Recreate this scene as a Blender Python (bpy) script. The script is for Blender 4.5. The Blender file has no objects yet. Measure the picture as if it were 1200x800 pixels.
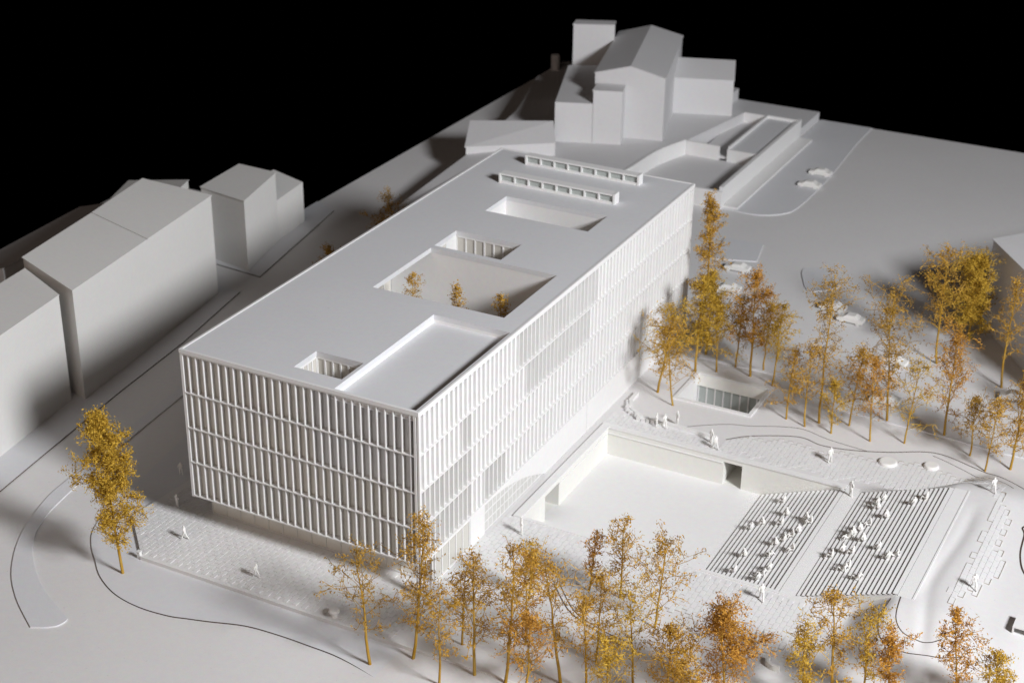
import bpy, math, random
import numpy as np
from mathutils import Matrix, Vector

# =====================================================================
# A white card architectural model, 1:100.  All layout numbers below are in
# "building metres"; the last lines of the script bring everything to the
# model's real size with this factor.
# =====================================================================
S = 0.01
scene = bpy.context.scene
col = scene.collection

# ---------------------------------------------------------------- camera
CAM_POS = Vector((94.789, -111.871, 92.013)) * S
CAM_R = Vector((0.8858335, 0.4638959, 0.0099778))
CAM_U = Vector((-0.2128104, 0.3870760, 0.8971532))
CAM_F = Vector((-0.4123236, 0.7968518, -0.4416068))
cam_data = bpy.data.cameras.new('camera')
cam = bpy.data.objects.new('camera', cam_data)
col.objects.link(cam)
mw = Matrix.Identity(4)
for r in range(3):
    mw[r][0], mw[r][1], mw[r][2], mw[r][3] = CAM_R[r], CAM_U[r], -CAM_F[r], CAM_POS[r]
cam.matrix_world = mw
cam_data.sensor_width = 36.0
cam_data.lens = 57.007
cam_data.clip_start = 0.01
cam_data.clip_end = 50.0
cam_data.dof.use_dof = True
cam_data.dof.focus_distance = 1.50
cam_data.dof.aperture_fstop = 12.0
scene.camera = cam

# ---------------------------------------------------------------- world: the dark studio
world = bpy.data.worlds.new('World')
scene.world = world
world.use_nodes = True
bg = world.node_tree.nodes['Background']
bg.inputs[0].default_value = (0.0, 0.0, 0.0, 1)
bg.inputs[1].default_value = 0.0

# ---------------------------------------------------------------- studio key lamp and added fill
def area_lamp(name, loc, target, size, power, color, shape='DISK'):
    d = bpy.data.lights.new(name, 'AREA')
    d.shape = shape
    d.size = size
    d.energy = power
    d.color = color
    o = bpy.data.objects.new(name, d)
    col.objects.link(o)
    o.location = Vector(loc) * S
    o.rotation_euler = (Vector(target) - Vector(loc)).to_track_quat('-Z', 'Y').to_euler()
    return o
# key: the soft box to the right of the model, found from the shadows of the figures
area_lamp('key_lamp', (208, -42, 130), (-250, 80, 115), 0.46, 80.0, (0.965, 0.972, 1.0))
# added fill lamp in place of the room's dim bounce, from above and in front
area_lamp('fill_lamp', (20, -220, 150), (10, 40, 0), 2.6, 12.5, (1.0, 0.79, 0.665))

# ---------------------------------------------------------------- colour management
scene.view_settings.view_transform = 'Standard'
scene.view_settings.look = 'None'
scene.view_settings.exposure = 0.0
scene.view_settings.gamma = 1.0
scene.view_settings.use_curve_mapping = False
scene.render.engine = 'CYCLES'
scene.cycles.max_bounces = 8
scene.cycles.transparent_max_bounces = 16

rng = random.Random(7)

# =====================================================================
# materials
# =====================================================================
def new_mat(name):
    m = bpy.data.materials.new(name)
    m.use_nodes = True
    nt = m.node_tree
    return m, nt, nt.nodes['Principled BSDF']

def card(name, base, var=0.03, speck=0.0, rough=0.62, grain=900.0, bump=0.12, blotch=14.0, tint=None):
    """matt card / paper: faint blotches, paper grain, dust specks"""
    m, nt, b = new_mat(name)
    N, L = nt.nodes, nt.links
    tc = N.new('ShaderNodeNewGeometry')
    n1 = N.new('ShaderNodeTexNoise'); n1.inputs['Scale'].default_value = blotch; n1.inputs['Detail'].default_value = 6
    n1.inputs['Roughness'].default_value = 0.6
    L.new(tc.outputs['Position'], n1.inputs['Vector'])
    r1 = N.new('ShaderNodeValToRGB')
    r1.color_ramp.elements[0].position = 0.3
    r1.color_ramp.elements[1].position = 0.72
    t = tint or (1, 1, 1)
    r1.color_ramp.elements[0].color = tuple((base[i] - var) * t[i] for i in range(3)) + (1,)
    r1.color_ramp.elements[1].color = tuple(base[i] for i in range(3)) + (1,)
    L.new(n1.outputs['Fac'], r1.inputs['Fac'])
    out = r1.outputs['Color']
    n2 = N.new('ShaderNodeTexNoise'); n2.inputs['Scale'].default_value = grain; n2.inputs['Detail'].default_value = 3
    L.new(tc.outputs['Position'], n2.inputs['Vector'])
    if speck > 0:
        n3 = N.new('ShaderNodeTexNoise'); n3.inputs['Scale'].default_value = 260.0; n3.inputs['Detail'].default_value = 2
        L.new(tc.outputs['Position'], n3.inputs['Vector'])
        r3 = N.new('ShaderNodeValToRGB')
        r3.color_ramp.elements[0].position = 0.70; r3.color_ramp.elements[0].color = (0, 0, 0, 1)
        r3.color_ramp.elements[1].position = 0.76; r3.color_ramp.elements[1].color = (1, 1, 1, 1)
        L.new(n3.outputs['Fac'], r3.inputs['Fac'])
        mx = N.new('ShaderNodeMix'); mx.data_type = 'RGBA'
        mu = N.new('ShaderNodeMath'); mu.operation = 'MULTIPLY'; mu.inputs[1].default_value = speck
        L.new(r3.outputs['Color'], mu.inputs[0])
        L.new(mu.outputs[0], mx.inputs['Factor'])
        L.new(out, mx.inputs['A'])
        mx.inputs['B'].default_value = (base[0] * .55, base[1] * .52, base[2] * .5, 1)
        out = mx.outputs['Result']
    n4 = N.new('ShaderNodeTexNoise'); n4.inputs['Scale'].default_value = 170.0; n4.inputs['Detail'].default_value = 4
    n4.inputs['Roughness'].default_value = .7
    L.new(tc.outputs['Position'], n4.inputs['Vector'])
    mm = N.new('ShaderNodeMix'); mm.data_type = 'RGBA'; mm.blend_type = 'MULTIPLY'
    mm.inputs['Factor'].default_value = 0.16
    L.new(out, mm.inputs['A']); L.new(n4.outputs['Color'], mm.inputs['B'])
    out = mm.outputs['Result']
    mg = N.new('ShaderNodeMix'); mg.data_type = 'RGBA'; mg.blend_type = 'MULTIPLY'
    mg.inputs['Factor'].default_value = 0.10
    L.new(out, mg.inputs['A']); L.new(n2.outputs['Color'], mg.inputs['B'])
    L.new(mg.outputs['Result'], b.inputs['Base Color'])
    b.inputs['Roughness'].default_value = rough
    b.inputs['Specular IOR Level'].default_value = 0.25
    bp = N.new('ShaderNodeBump'); bp.inputs['Strength'].default_value = bump; bp.inputs['Distance'].default_value = 0.0006
    L.new(n2.outputs['Fac'], bp.inputs['Height'])
    L.new(bp.outputs['Normal'], b.inputs['Normal'])
    return m

M_WHITE = card('white_card', (.86, .855, .845), .015, bump=.06)
M_ROOF = card('roof_card', (.74, .745, .76), .02, speck=.22)
M_GROUND = card('ground_card', (.80, .79, .785), .03, speck=.25, blotch=6.0)
M_PLATE = card('pavement_card', (.76, .765, .785), .02, speck=.15)
M_PAVER = card('paver_card', (.83, .825, .82), .02)
M_HOUSE = card('house_card', (.78, .77, .745), .03, speck=.08, blotch=7.0)
M_HOUSE2 = card('far_house_card', (.74, .735, .74), .03, blotch=7.0)
M_IVORY = card('ivory_card', (.84, .835, .79), .02)
M_FIGURE = card('figure_resin', (.88, .87, .84), .02, rough=.5)
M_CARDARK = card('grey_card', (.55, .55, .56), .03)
M_EDGE = card('cut_edge_card', (.42, .38, .34), .06)
M_BURNT_SHADE = card('burnt_edge_riser_shade', (.10, .075, .06), .03)  # burnt sheet sides and lines; under the steps, painted riser shade
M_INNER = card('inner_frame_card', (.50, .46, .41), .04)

def acrylic(name, colr, mixf, rough=.15, alpha=.5):
    m, nt, b = new_mat(name)
    N, L = nt.nodes, nt.links
    g = N.new('ShaderNodeNewGeometry')
    n = N.new('ShaderNodeTexNoise'); n.inputs['Scale'].default_value = 22.0; n.inputs['Detail'].default_value = 3
    L.new(g.outputs['Position'], n.inputs['Vector'])
    rp = N.new('ShaderNodeValToRGB')
    rp.color_ramp.elements[0].position = .3; rp.color_ramp.elements[1].position = .75
    rp.color_ramp.elements[0].color = tuple(c * .86 for c in colr) + (1,)
    rp.color_ramp.elements[1].color = tuple(colr) + (1,)
    L.new(n.outputs['Fac'], rp.inputs['Fac'])
    L.new(rp.outputs['Color'], b.inputs['Base Color'])
    b.inputs['Roughness'].default_value = rough
    tr = N.new('ShaderNodeBsdfTransparent'); tr.inputs[0].default_value = (.93, .94, .92, 1)
    mx = N.new('ShaderNodeMixShader'); mx.inputs[0].default_value = mixf
    L.new(tr.outputs[0], mx.inputs[1]); L.new(b.outputs[0], mx.inputs[2])
    L.new(mx.outputs[0], N['Material Output'].inputs['Surface'])
    return m
M_PANE = acrylic('frosted_acrylic', (.74, .71, .645), .85, .3)
M_PANE6 = acrylic('grey_acrylic', (.66, .665, .67), .85, .3)
M_PANE2 = acrylic('clear_acrylic', (.86, .84, .78), .60, .2)
M_PANE3 = acrylic('side_acrylic', (.70, .695, .665), .85, .3)
M_PANE4 = acrylic('skylight_acrylic', (.50, .54, .52), .82, .1)
M_PANE5 = acrylic('base_acrylic', (.90, .875, .81), .93, .3)
M_INTERIOR = card('interior_card', (.72, .69, .63), .03)

def foliage(name, dark, light, hot):
    m, nt, b = new_mat(name)
    N, L = nt.nodes, nt.links
    g = N.new('ShaderNodeNewGeometry')
    n = N.new('ShaderNodeTexNoise'); n.inputs['Scale'].default_value = 240.0; n.inputs['Detail'].default_value = 3
    L.new(g.outputs['Position'], n.inputs['Vector'])
    rp = N.new('ShaderNodeValToRGB')
    e = rp.color_ramp.elements
    e[0].position = .30; e[0].color = dark + (1,)
    e[1].position = .52; e[1].color = light + (1,)
    k = e.new(.75); k.color = hot + (1,)
    L.new(n.outputs['Fac'], rp.inputs['Fac'])
    L.new(rp.outputs['Color'], b.inputs['Base Color'])
    b.inputs['Roughness'].default_value = .65
    b.inputs['Specular IOR Level'].default_value = .2
    t = N.new('ShaderNodeBsdfTranslucent')
    L.new(rp.outputs['Color'], t.inputs['Color'])
    mx = N.new('ShaderNodeMixShader'); mx.inputs[0].default_value = .18
    L.new(b.outputs[0], mx.inputs[1]); L.new(t.outputs[0], mx.inputs[2])
    L.new(mx.outputs[0], N['Material Output'].inputs['Surface'])
    return m
M_LEAF = [foliage('ochre_leaf', (.22, .115, .018), (.56, .32, .045), (.76, .50, .10)),
          foliage('golden_leaf', (.24, .14, .018), (.60, .38, .045), (.78, .55, .10)),
          foliage('rust_leaf', (.23, .11, .018), (.57, .285, .045), (.75, .44, .09)),
          foliage('umber_leaf', (.16, .09, .018), (.46, .27, .045), (.68, .43, .09))]
M_BARK = card('ochre_stem', (.52, .335, .075), .14, rough=.6, grain=400., bump=.3, blotch=60.0)

# =====================================================================
# mesh helpers
# =====================================================================
class MB:
    def __init__(s): s.v = []; s.f = []
    def box(s, x0, x1, y0, y1, z0, z1):
        n = len(s.v)
        s.v += [(x0, y0, z0), (x1, y0, z0), (x1, y1, z0), (x0, y1, z0), (x0, y0, z1), (x1, y0, z1), (x1, y1, z1), (x0, y1, z1)]
        s.f += [(n, n+3, n+2, n+1), (n+4, n+5, n+6, n+7), (n, n+1, n+5, n+4), (n+1, n+2, n+6, n+5), (n+2, n+3, n+7, n+6), (n+3, n, n+4, n+7)]
        return s
    def prism(s, poly, z0, z1):
        """poly counter-clockwise; z0/z1 numbers or lists"""
        if sum(poly[i][0]*poly[(i+1) % len(poly)][1]-poly[(i+1) % len(poly)][0]*poly[i][1] for i in range(len(poly))) < 0:
            poly = poly[::-1]
            if isinstance(z1, (list, tuple)): z1 = z1[::-1]
            if isinstance(z0, (list, tuple)): z0 = z0[::-1]
        k = len(poly); n = len(s.v)
        a = z0 if isinstance(z0, (list, tuple)) else [z0]*k
        b = z1 if isinstance(z1, (list, tuple)) else [z1]*k
        s.v += [(p[0], p[1], a[i]) for i, p in enumerate(poly)] + [(p[0], p[1], b[i]) for i, p in enumerate(poly)]
        s.f += [tuple(n+i for i in range(k))[::-1], tuple(n+k+i for i in range(k))]
        s.f += [(n+i, n+(i+1) % k, n+k+(i+1) % k, n+k+i) for i in range(k)]
        return s
    def quad(s, a, b, c, d):
        n = len(s.v); s.v += [a, b, c, d]; s.f.append((n, n+1, n+2, n+3)); return s
    def strip(s, pts, width, h, zf):
        """kerb-like band following the ground"""
        P = [Vector((p[0], p[1])) for p in pts]
        n0 = len(s.v)
        for i, p in enumerate(P):
            d = (P[min(i+1, len(P)-1)] - P[max(i-1, 0)]).normalized()
            nn = Vector((-d.y, d.x)) * width * .5
            for q_, zz in ((p+nn, -.25), (p-nn, -.25), (p-nn, h), (p+nn, h)):
                s.v.append((q_.x, q_.y, zf(p.x, p.y) + zz))
        for i in range(len(P)-1):
            a = n0+4*i; b = a+4
            for j in range(4):
                s.f.append((a+j, a+(j+1) % 4, b+(j+1) % 4, b+j))
        s.f.append((n0, n0+3, n0+2, n0+1)); e = n0+4*(len(P)-1); s.f.append((e, e+1, e+2, e+3))
        return s
    def mesh(s, name):
        me = bpy.data.meshes.new(name)
        me.from_pydata(s.v, [], s.f)
        me.update()
        return me
    def build(s, name, mat, parent=None, loc=(0, 0, 0)):
        return link(name, s.mesh(name), mat, parent, loc)

def link(name, me, mat, parent=None, loc=(0, 0, 0), rz=0.0):
    if mat is not None and not me.materials:
        me.materials.append(mat)
    o = bpy.data.objects.new(name, me)
    col.objects.link(o)
    o.parent = parent
    o.location = loc
    o.rotation_euler = (0, 0, rz)
    return o

def tag(o, label, cat, group=None):
    o['label'] = label; o['category'] = cat
    if group: o['group'] = group
    return o
def empty(name, loc, label, cat, group=None, rz=0.0):
    o = bpy.data.objects.new(name, None)
    o.empty_display_size = .02
    col.objects.link(o)
    o.location = loc; o.rotation_euler = (0, 0, rz)
    return tag(o, label, cat, group)
def structure(o):
    o['kind'] = 'structure'; return o
def smooth(pts, n=6, closed=False):
    """Catmull-Rom through the points"""
    out = []; k = len(pts)
    rngk = k if closed else k-1
    for i in range(rngk):
        g = lambda j: pts[j % k] if closed else pts[min(max(j, 0), k-1)]
        p0, p1, p2, p3 = g(i-1), g(i), g(i+1), g(i+2)
        for t in range(n):
            u = t/n
            out.append(tuple(.5*((2*p1[c]) + (-p0[c]+p2[c])*u + (2*p0[c]-5*p1[c]+4*p2[c]-p3[c])*u*u + (-p0[c]+3*p1[c]-3*p2[c]+p3[c])*u**3) for c in range(2)))
    if not closed: out.append(tuple(pts[-1][:2]))
    return out

# =====================================================================
# the ground
# =====================================================================
def sm(t):
    t = min(max(t, 0.), 1.); return t*t*(3-2*t)
def mound(x, y):
    lin = min(max((x-59.3)/9.7, 0), 1)
    prof = 1.0 if x <= 70.6 else 1-.22*sm((x-73)/6)
    prof *= 1-.6*sm((x-78)/14)
    if y < 17.55: m = sm((x-64.5)/5)*sm((y-5)/12.5)
    elif y < 39.5: m = lin
    else: m = lin*(1-sm((y-39.5)/(2.5+10*sm((x-65)/7))))
    return 3.5*m*prof
def ground_z(x, y):
    w = 16-12*sm(y/15)
    z = -.5*max(1-sm((x-24)/w), sm((y-61.5)/1.5)) + mound(x, y)
    if x > 70.62 and 9 < y < 38:                # winding gully beside the tribune
        c = 71.6+.35*math.sin((y-27)*.28)+.13*max(0, 20-y)
        z -= .17*math.exp(-((x-c)/.62)**2)*sm((y-10)/4)*sm((37.5-y)/3)*sm((x-70.62)/.25)
    return z
COURT = (28.7, 70.6, 17.55, 39.5)
PIT = (33.1, 42.8, 49.8, 57.6)
def axis(a, b, step, extra):
    s = set(round(a+i*step, 3) for i in range(int((b-a)/step)+1)) | set(extra) | {b}
    L = sorted(s); out = [L[0]]
    for v in L[1:]:
        if v-out[-1] > .12 or v in extra:
            if v in extra and v-out[-1] <= .12 and out[-1] not in extra: out[-1] = v
            else: out.append(v)
    return out
def make_ground():
    xs = axis(-70, 112, 1.3, {-45., -41., 28.7, 70.6, 33.1, 42.8} | {round(62+.4*i, 2) for i in range(21)} | {round(70.75+.2*i, 2) for i in range(26)})
    ys = axis(-52, 161.5, 1.3, {17.55, 39.5, 49.8, 57.6, 79.} | {round(5+.5*i, 2) for i in range(25)} | {40.1, 40.7, 41.3, 42.})
    idx = {}; v = []; f = []
    def vid(i, j):
        if (i, j) not in idx:
            idx[(i, j)] = len(v)
            v.append((xs[i], ys[j], ground_z(xs[i], ys[j])))
        return idx[(i, j)]
    for i in range(len(xs)-1):
        for j in range(len(ys)-1):
            cx, cy = (xs[i]+xs[i+1])/2, (ys[j]+ys[j+1])/2
            if COURT[0] < cx < COURT[1] and COURT[2] < cy < COURT[3]: continue
            if PIT[0] < cx < PIT[1] and PIT[2] < cy < PIT[3]: continue
            if cy > 79 and cx < -41: continue
            f.append((vid(i, j), vid(i+1, j), vid(i+1, j+1), vid(i, j+1)))
    me = bpy.data.meshes.new('ground'); me.from_pydata(v, [], f); me.update()
    for p in me.polygons: p.use_smooth = True
    return structure(link('ground', me, M_GROUND))
make_ground()
b = MB()
b.prism([(-70, -52), (112, -52), (112, 161.5), (-41, 161.5), (-41, 79), (-70, 79)], -8.0, -7.0)
for p0, p1 in (((-70, -52), (112, -52)), ((112, -52), (112, 161.5)), ((112, 161.5), (-41, 161.5)), ((-41, 161.5), (-41, 79)), ((-41, 79), (-70, 79)), ((-70, 79), (-70, -52))):
    b.quad((*p0, -7.0), (*p1, -7.0), (*p1, ground_z(*p1)), (*p0, ground_z(*p0)))
structure(b.build('base_board', M_EDGE))

def plate(name, poly, z0, z1, mat=None, burnt=False):
    o = structure(MB().prism(poly, z0, z1).build(name, mat or M_PLATE))
    if burnt:                                   # laser-cut sides of the card sheet
        o.data.materials.append(M_BURNT_SHADE)
        for p in o.data.polygons:
            if abs(p.normal.z) < .5: p.material_index = 1
    return o
LOW0, LOW1 = -.62, -.36
isl_l = smooth([(-21.8, 33.), (-20.0, 13.6), (-18.4, 2.0), (-17.6, -3.0), (-15.2, -9.3), (-11.6, -14.6), (-7.7, -18.2), (-3.1, -21.2)], 5)
isl_r = smooth([(-1.9, -20.6), (-1.0, -19.8), (-.9, -18.6), (-2.2, -17.9), (-6.4, -15.8), (-9.9, -13.2), (-12.9, -10.1), (-15.0, -6.3), (-16.4, -.3), (-18.4, 13.4), (-20.4, 33.)], 5)
plate('traffic_island', isl_l + isl_r, LOW0, LOW1)
lawn = smooth([(-16., 33.), (-12.9, 14.5), (-11.1, 3.7), (-10.3, -1.8), (-9.1, -5.3), (-7.4, -7.6), (-5.3, -9.5), (-2.8, -11.6), (.4, -13.2), (3.8, -13.8), (7.1, -13.6), (9.0, -13.1), (11.1, -12.5), (14.6, -11.4), (18.0, -11.1), (21.3, -11.1), (25.4, -11.3), (30.6, -12.6), (37, -15)], 5)
plate('front_lawn', lawn + [(37, 0), (1, 0), (1, 33)], LOW0, LOW1, None, True)
plate('street_pavement', [(-21.0, -22), (-23.0, -4.2), (-24.5, 5.5), (-26.6, 19.6), (-28.4, 34.6), (-31.3, 50.5), (-45, 52), (-60, 30), (-60, -22)], LOW0, LOW1, None, True)
plate('side_street_pavement', [(-31.9, 56.0), (-36.6, 82), (-41, 84), (-40.9, 79.2), (-55, 78), (-55, 58)], LOW0, LOW1, None, True)
plate('back_pavement', [(15.5, 112.3)] + smooth([(16.5, 112.2), (20, 112.0), (22.3, 112.6), (24.6, 114.6), (25.6, 117.4), (25.9, 124.6), (25.8, 134.8), (24.9, 151.2), (24.8, 161.4)], 4) + [(15.5, 161.4)], LOW0, LOW1)
plate('corner_pavement', [(21.5, 92.9), (27.3, 94.9), (26.0, 101.4), (20, 101.2)], LOW0, LOW1)
plate('crossing_pavement', smooth([(34.2, 96.0), (38.2, 97.2), (40.5, 92.4), (37.4, 88.7), (35.2, 92)], 4, True), LOW0, LOW1)

# plaza the building stands on
PLAZA = [(-1.2, -7.2), (44, -7.2), (44, 17.5), (28.65, 17.5), (28.65, 68.5), (-5.6, 68.5), (-6.2, 6.4), (-7.0, -1.6)]
plaza = plate('plaza', PLAZA, -.7, -.03, M_PAVER)
structure(MB().box(-1.2, 42, -7.42, -7.2, -.7, .06).build('plaza_edge_wall', M_WHITE))

# ------------------------------------------------ pavers
def in_poly(x, y, poly):
    c = False; n = len(poly)
    for i in range(n):
        x0, y0 = poly[i]; x1, y1 = poly[(i+1) % n]
        if (y0 > y) != (y1 > y) and x < (x1-x0)*(y-y0)/(y1-y0)+x0: c = not c
    return c
PW, PLN, GAP = .54, 1.08, .075
paver_fields = [
    [(-5.8, -1.5), (-.6, -7.1), (27, -7.1), (29.5, -5), (31, 1), (34, 6.5), (38, 8.5), (45, 10.5), (53, 9.2), (56, 5.5), (60, 7.5), (62.5, 13), (62.2, 17.2), (28.4, 17.3), (28.4, 43.0), (41.5, 42.4), (46, 46.0), (52, 46.2), (58, 47.2), (65.9, 48.6), (69.9, 47), (73.6, 43.6), (75.5, 36), (75.4, 30.6), (77.3, 27.4), (76.6, 24.8), (74.8, 21.5), (73.4, 18.6), (73.2, 22), (73.8, 25.8), (73.6, 29.6), (73.8, 35.7), (73.4, 39.5), (71.5, 42.5), (70.6, 42.4), (28.6, 39.7), (28.4, 39.7), (28.35, 17.5), (27.45, 17.0), (27.45, 2.6), (.3, 2.6), (.3, 6.5), (-5.2, 6.5)],
]
pav_rng = random.Random(3)
def paver_cells():
    cells = []
    for ix in range(int((79+8)/PW)+1):
        x = -8 + ix*PW
        for iy in range(int(58/PLN)+2):
            y = -9 + iy*PLN + (.5*PLN if ix % 2 else 0)
            cx, cy = x+PW/2, y+PLN/2
            jx, jy = pav_rng.uniform(-.35, .35), pav_rng.uniform(-.6, .6)
            if not in_poly(cx+jx, cy+jy, paver_fields[0]): continue
            if 28.0 < cx < 70.9 and 16.9 < cy < (40.15 if cx < 58 else 42.0): continue
            if .1 < cx < 27.6 and cy > 2.1: continue
            if cy < 17.5 and 63 < cx < 72: continue
            if cy < -6.55 and cx < 43: continue
            if cx > 70.2 and cy < 42.2 and cx < 73.2: continue
            cells.append((x, y))
    return cells
cells = paver_cells()
def paver_top(x, y):
    if x < 28.65 and y < 60: return -.03
    if x < 44 and y < 17.5: return max(-.03, ground_z(x, y))
    return ground_z(x, y)
camx, camy = 94.8, -111.9
order = sorted(range(len(cells)), key=lambda i: (cells[i][0]-camx)**2+(cells[i][1]-camy)**2 + (0 if cells[i][0] < 62 and cells[i][1] > -7 else 0))
flat_ids = [i for i in order if abs(paver_top(cells[i][0]+.26, cells[i][1]+.5)-paver_top(cells[i][0], cells[i][1])) < 1e-4]
# the ones that show largest: the open plaza between the facade and the court
show = [i for i in flat_ids if cells[i][1] > 9 or (cells[i][0] < 30)][:300]
shown = set(show)
paver_me = MB().box(0, PW-GAP, 0, PLN-GAP, -.05, .05).mesh('paver'); paver_me.materials.append(M_PAVER)
for i in show:
    x, y = cells[i]
    o = link('paver', paver_me, None, plaza, (x, y, paver_top(x+.26, y+.5)+pav_rng.uniform(-.012, .012)))
fb = MB()
for i, (x, y) in enumerate(cells):
    if i in shown: continue
    dz = pav_rng.uniform(-.012, .012)
    x1, y1 = x+PW-GAP, y+PLN-GAP
    n = len(fb.v)
    for dzz in (-.05, .05):
        for (a, c) in ((x, y), (x1, y), (x1, y1), (x, y1)):
            fb.v.append((a, c, paver_top(a, c)+dzz+dz))
    fb.f += [(n+4, n+5, n+6, n+7), (n, n+1, n+5, n+4), (n+1, n+2, n+6, n+5), (n+2, n+3, n+7, n+6), (n+3, n, n+4, n+7)]
o = fb.build('paver_field', M_PAVER, plaza); o['kind'] = 'stuff'
# where the engraved paving sheet ends its laser-cut, toothed edge shows dark
cset = {(round(x/PW*2), round(y/PLN*4)) for x, y in cells}
eb = MB()
for (x, y) in cells:
    cx, cy = x+.27, y+.5
    if not ((29.5 < cx < 62 and cy < 13) or cx > 73.4 or cy > 43.5): continue
    kx, ky = round(x/PW*2), round(y/PLN*4)
    z = paver_top(cx, cy)
    if (kx, ky-4) not in cset: eb.box(x-.04, x+PW-.02, y-.07, y-.01, z-.05, z+.055)
    if (kx, ky+4) not in cset: eb.box(x-.04, x+PW-.02, y+PLN-.06, y+PLN, z-.05, z+.055)
    if (kx-2, ky+2) not in cset and (kx-2, ky-2) not in cset: eb.box(x-.06, x-.01, y, y+PLN-.07, z-.05, z+.056)
    if (kx+2, ky+2) not in cset and (kx+2, ky-2) not in cset: eb.box(x+PW-.06, x+PW-.01, y, y+PLN-.07, z-.05, z+.056)
eb.build('cut_edge', M_INNER, plaza)

# edging lines in the landscaping
def edging(name, pts, w=.16, h=.10, mat=None):
    return structure(MB().strip(smooth(pts, 6), w, h, ground_z).build(name, mat or M_PLATE))
edging('kerb', [(31.7, 61.7), (36.3, 61.6), (41.3, 61.7), (46.5, 59.4), (51.2, 57.0), (59.5, 56.3), (64.2, 56.1), (69.5, 55.6), (73.3, 55.7), (82, 56)], .35, .14)
edging('path_edging', [(37.2, 42.8), (37.2, 44.1), (40.9, 46.8), (43.6, 47.8), (46.6, 49.3), (49.3, 50.0), (52.6, 49.1), (57.4, 48.6)], .07, .02, M_BURNT_SHADE)
edging('path_edging', [(42.2, 43.4), (44.5, 45.6), (49.3, 48.0), (52.3, 47.4), (55.7, 48.0), (59.4, 49.5), (64.1, 51.9), (68.7, 50.8), (72.4, 49.2), (75.1, 46.2), (76.2, 43.8), (78, 40)], .11, .03, M_BURNT_SHADE)
edging('path_edging', [(64.1, 51.2), (66.3, 50.4), (70.0, 48.6), (72.7, 46.8), (74.2, 44.6)], .07, .02, M_BURNT_SHADE)
edging('path_edging', [(79.6, 39), (77.0, 36.3), (77.3, 34.7), (77.7, 30.9), (78.8, 27.9), (81, 26)], .16, .05, M_BURNT_SHADE)
edging('ramp_edging', [(68.6, 17.4), (68.3, 14.8), (68.6, 13.1), (69.5, 11.8), (71.5, 11.4), (73.1, 11.7), (74.8, 12.0), (76.7, 13.0)], .09, .02, M_BURNT_SHADE)
edging('ramp_edging', [(69.4, 17.4), (69.7, 14.8), (70.5, 13.5), (71.7, 13.0), (73.4, 13.1), (74.3, 13.8)], .09, .02, M_BURNT_SHADE)
edging('lawn_edging', [(37.0, 9.0), (40.5, 5.2), (43.5, 3.6), (48, 2.2)], .09, .05, M_BURNT_SHADE)
edging('lawn_edging', [(38.0, 8.6), (41.2, 5.2), (44.2, 3.8), (48, 2.9)], .07, .05, M_BURNT_SHADE)

# =====================================================================
# sunken courtyard and stepped seating
# =====================================================================
ct = empty('sunken_courtyard', (28.7, 17.6, -3.5), 'sunken white courtyard with plain floor beside the long facade', 'courtyard')
def cpart(mb, name, mat, parent=ct):
    mb.v = [(x-28.7, y-17.6, z+3.5) for x, y, z in mb.v]
    return mb.build(name, mat, parent)
cpart(MB().box(28.7, 57.5, 17.6, 39.6, -3.9, -3.5), 'floor', M_WHITE)
# left wall with an opening between y 22.9 and 26.5
w = MB().box(28.3, 29.15, 17.6, 23.2, -3.5, -.55).box(28.3, 29.15, 26.6, 39.75, -3.5, -.55).box(28.3, 29.15, 17.6, 39.75, -.55, .0)
cpart(w, 'wall', M_IVORY)
w = MB().box(24.5, 28.3, 22.9, 23.2, -3.5, -.55).box(24.5, 28.3, 26.6, 26.9, -3.5, -.55).box(24.2, 24.5, 22.9, 26.9, -3.5, -.3).box(24.5, 28.3, 22.9, 26.9, -.54, -.3).box(24.2, 28.72, 22.9, 26.9, -3.9, -3.502)
cpart(w, 'doorway', M_IVORY)
# back wall with a passage
w = MB().box(29.15, 43.5, 39.5, 40.1, -3.5, -.55).box(45.7, 57.6, 39.5, 40.1, -3.5, -.55).box(29.15, 57.6, 39.5, 40.1, -.55, 0)
cpart(w, 'wall', M_IVORY)
w = MB().box(43.2, 43.5, 40.1, 43.8, -3.5, -.55).box(45.7, 46.0, 40.1, 43.8, -3.5, -.55).box(43.2, 46.0, 43.8, 44.0, -3.5, -.3).box(43.5, 45.7, 40.1, 43.8, -.54, -.3).box(43.2, 46.0, 39.6, 44.0, -3.9, -3.502)
cpart(w, 'passage', M_IVORY)
cpart(MB().box(29.15, 57.6, 17.3, 17.6, -3.5, .0), 'wall', M_IVORY)
cpart(MB().box(28.35, 29.3, 17.25, 40.15, .0, .22), 'coping', M_WHITE)
cpart(MB().box(29.3, 57.6, 39.4, 40.15, .0, .2), 'coping', M_WHITE)
cpart(MB().box(29.3, 57.6, 17.2, 17.62, .0, .10), 'coping', M_WHITE)
cpart(MB().box(29.15, 29.25, 26.6, 39.4, -.75, -.62), 'handrail', M_WHITE)
cpart(MB().box(29.3, 43.4, 39.4, 39.5, -.75, -.62), 'handrail', M_WHITE)

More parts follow.
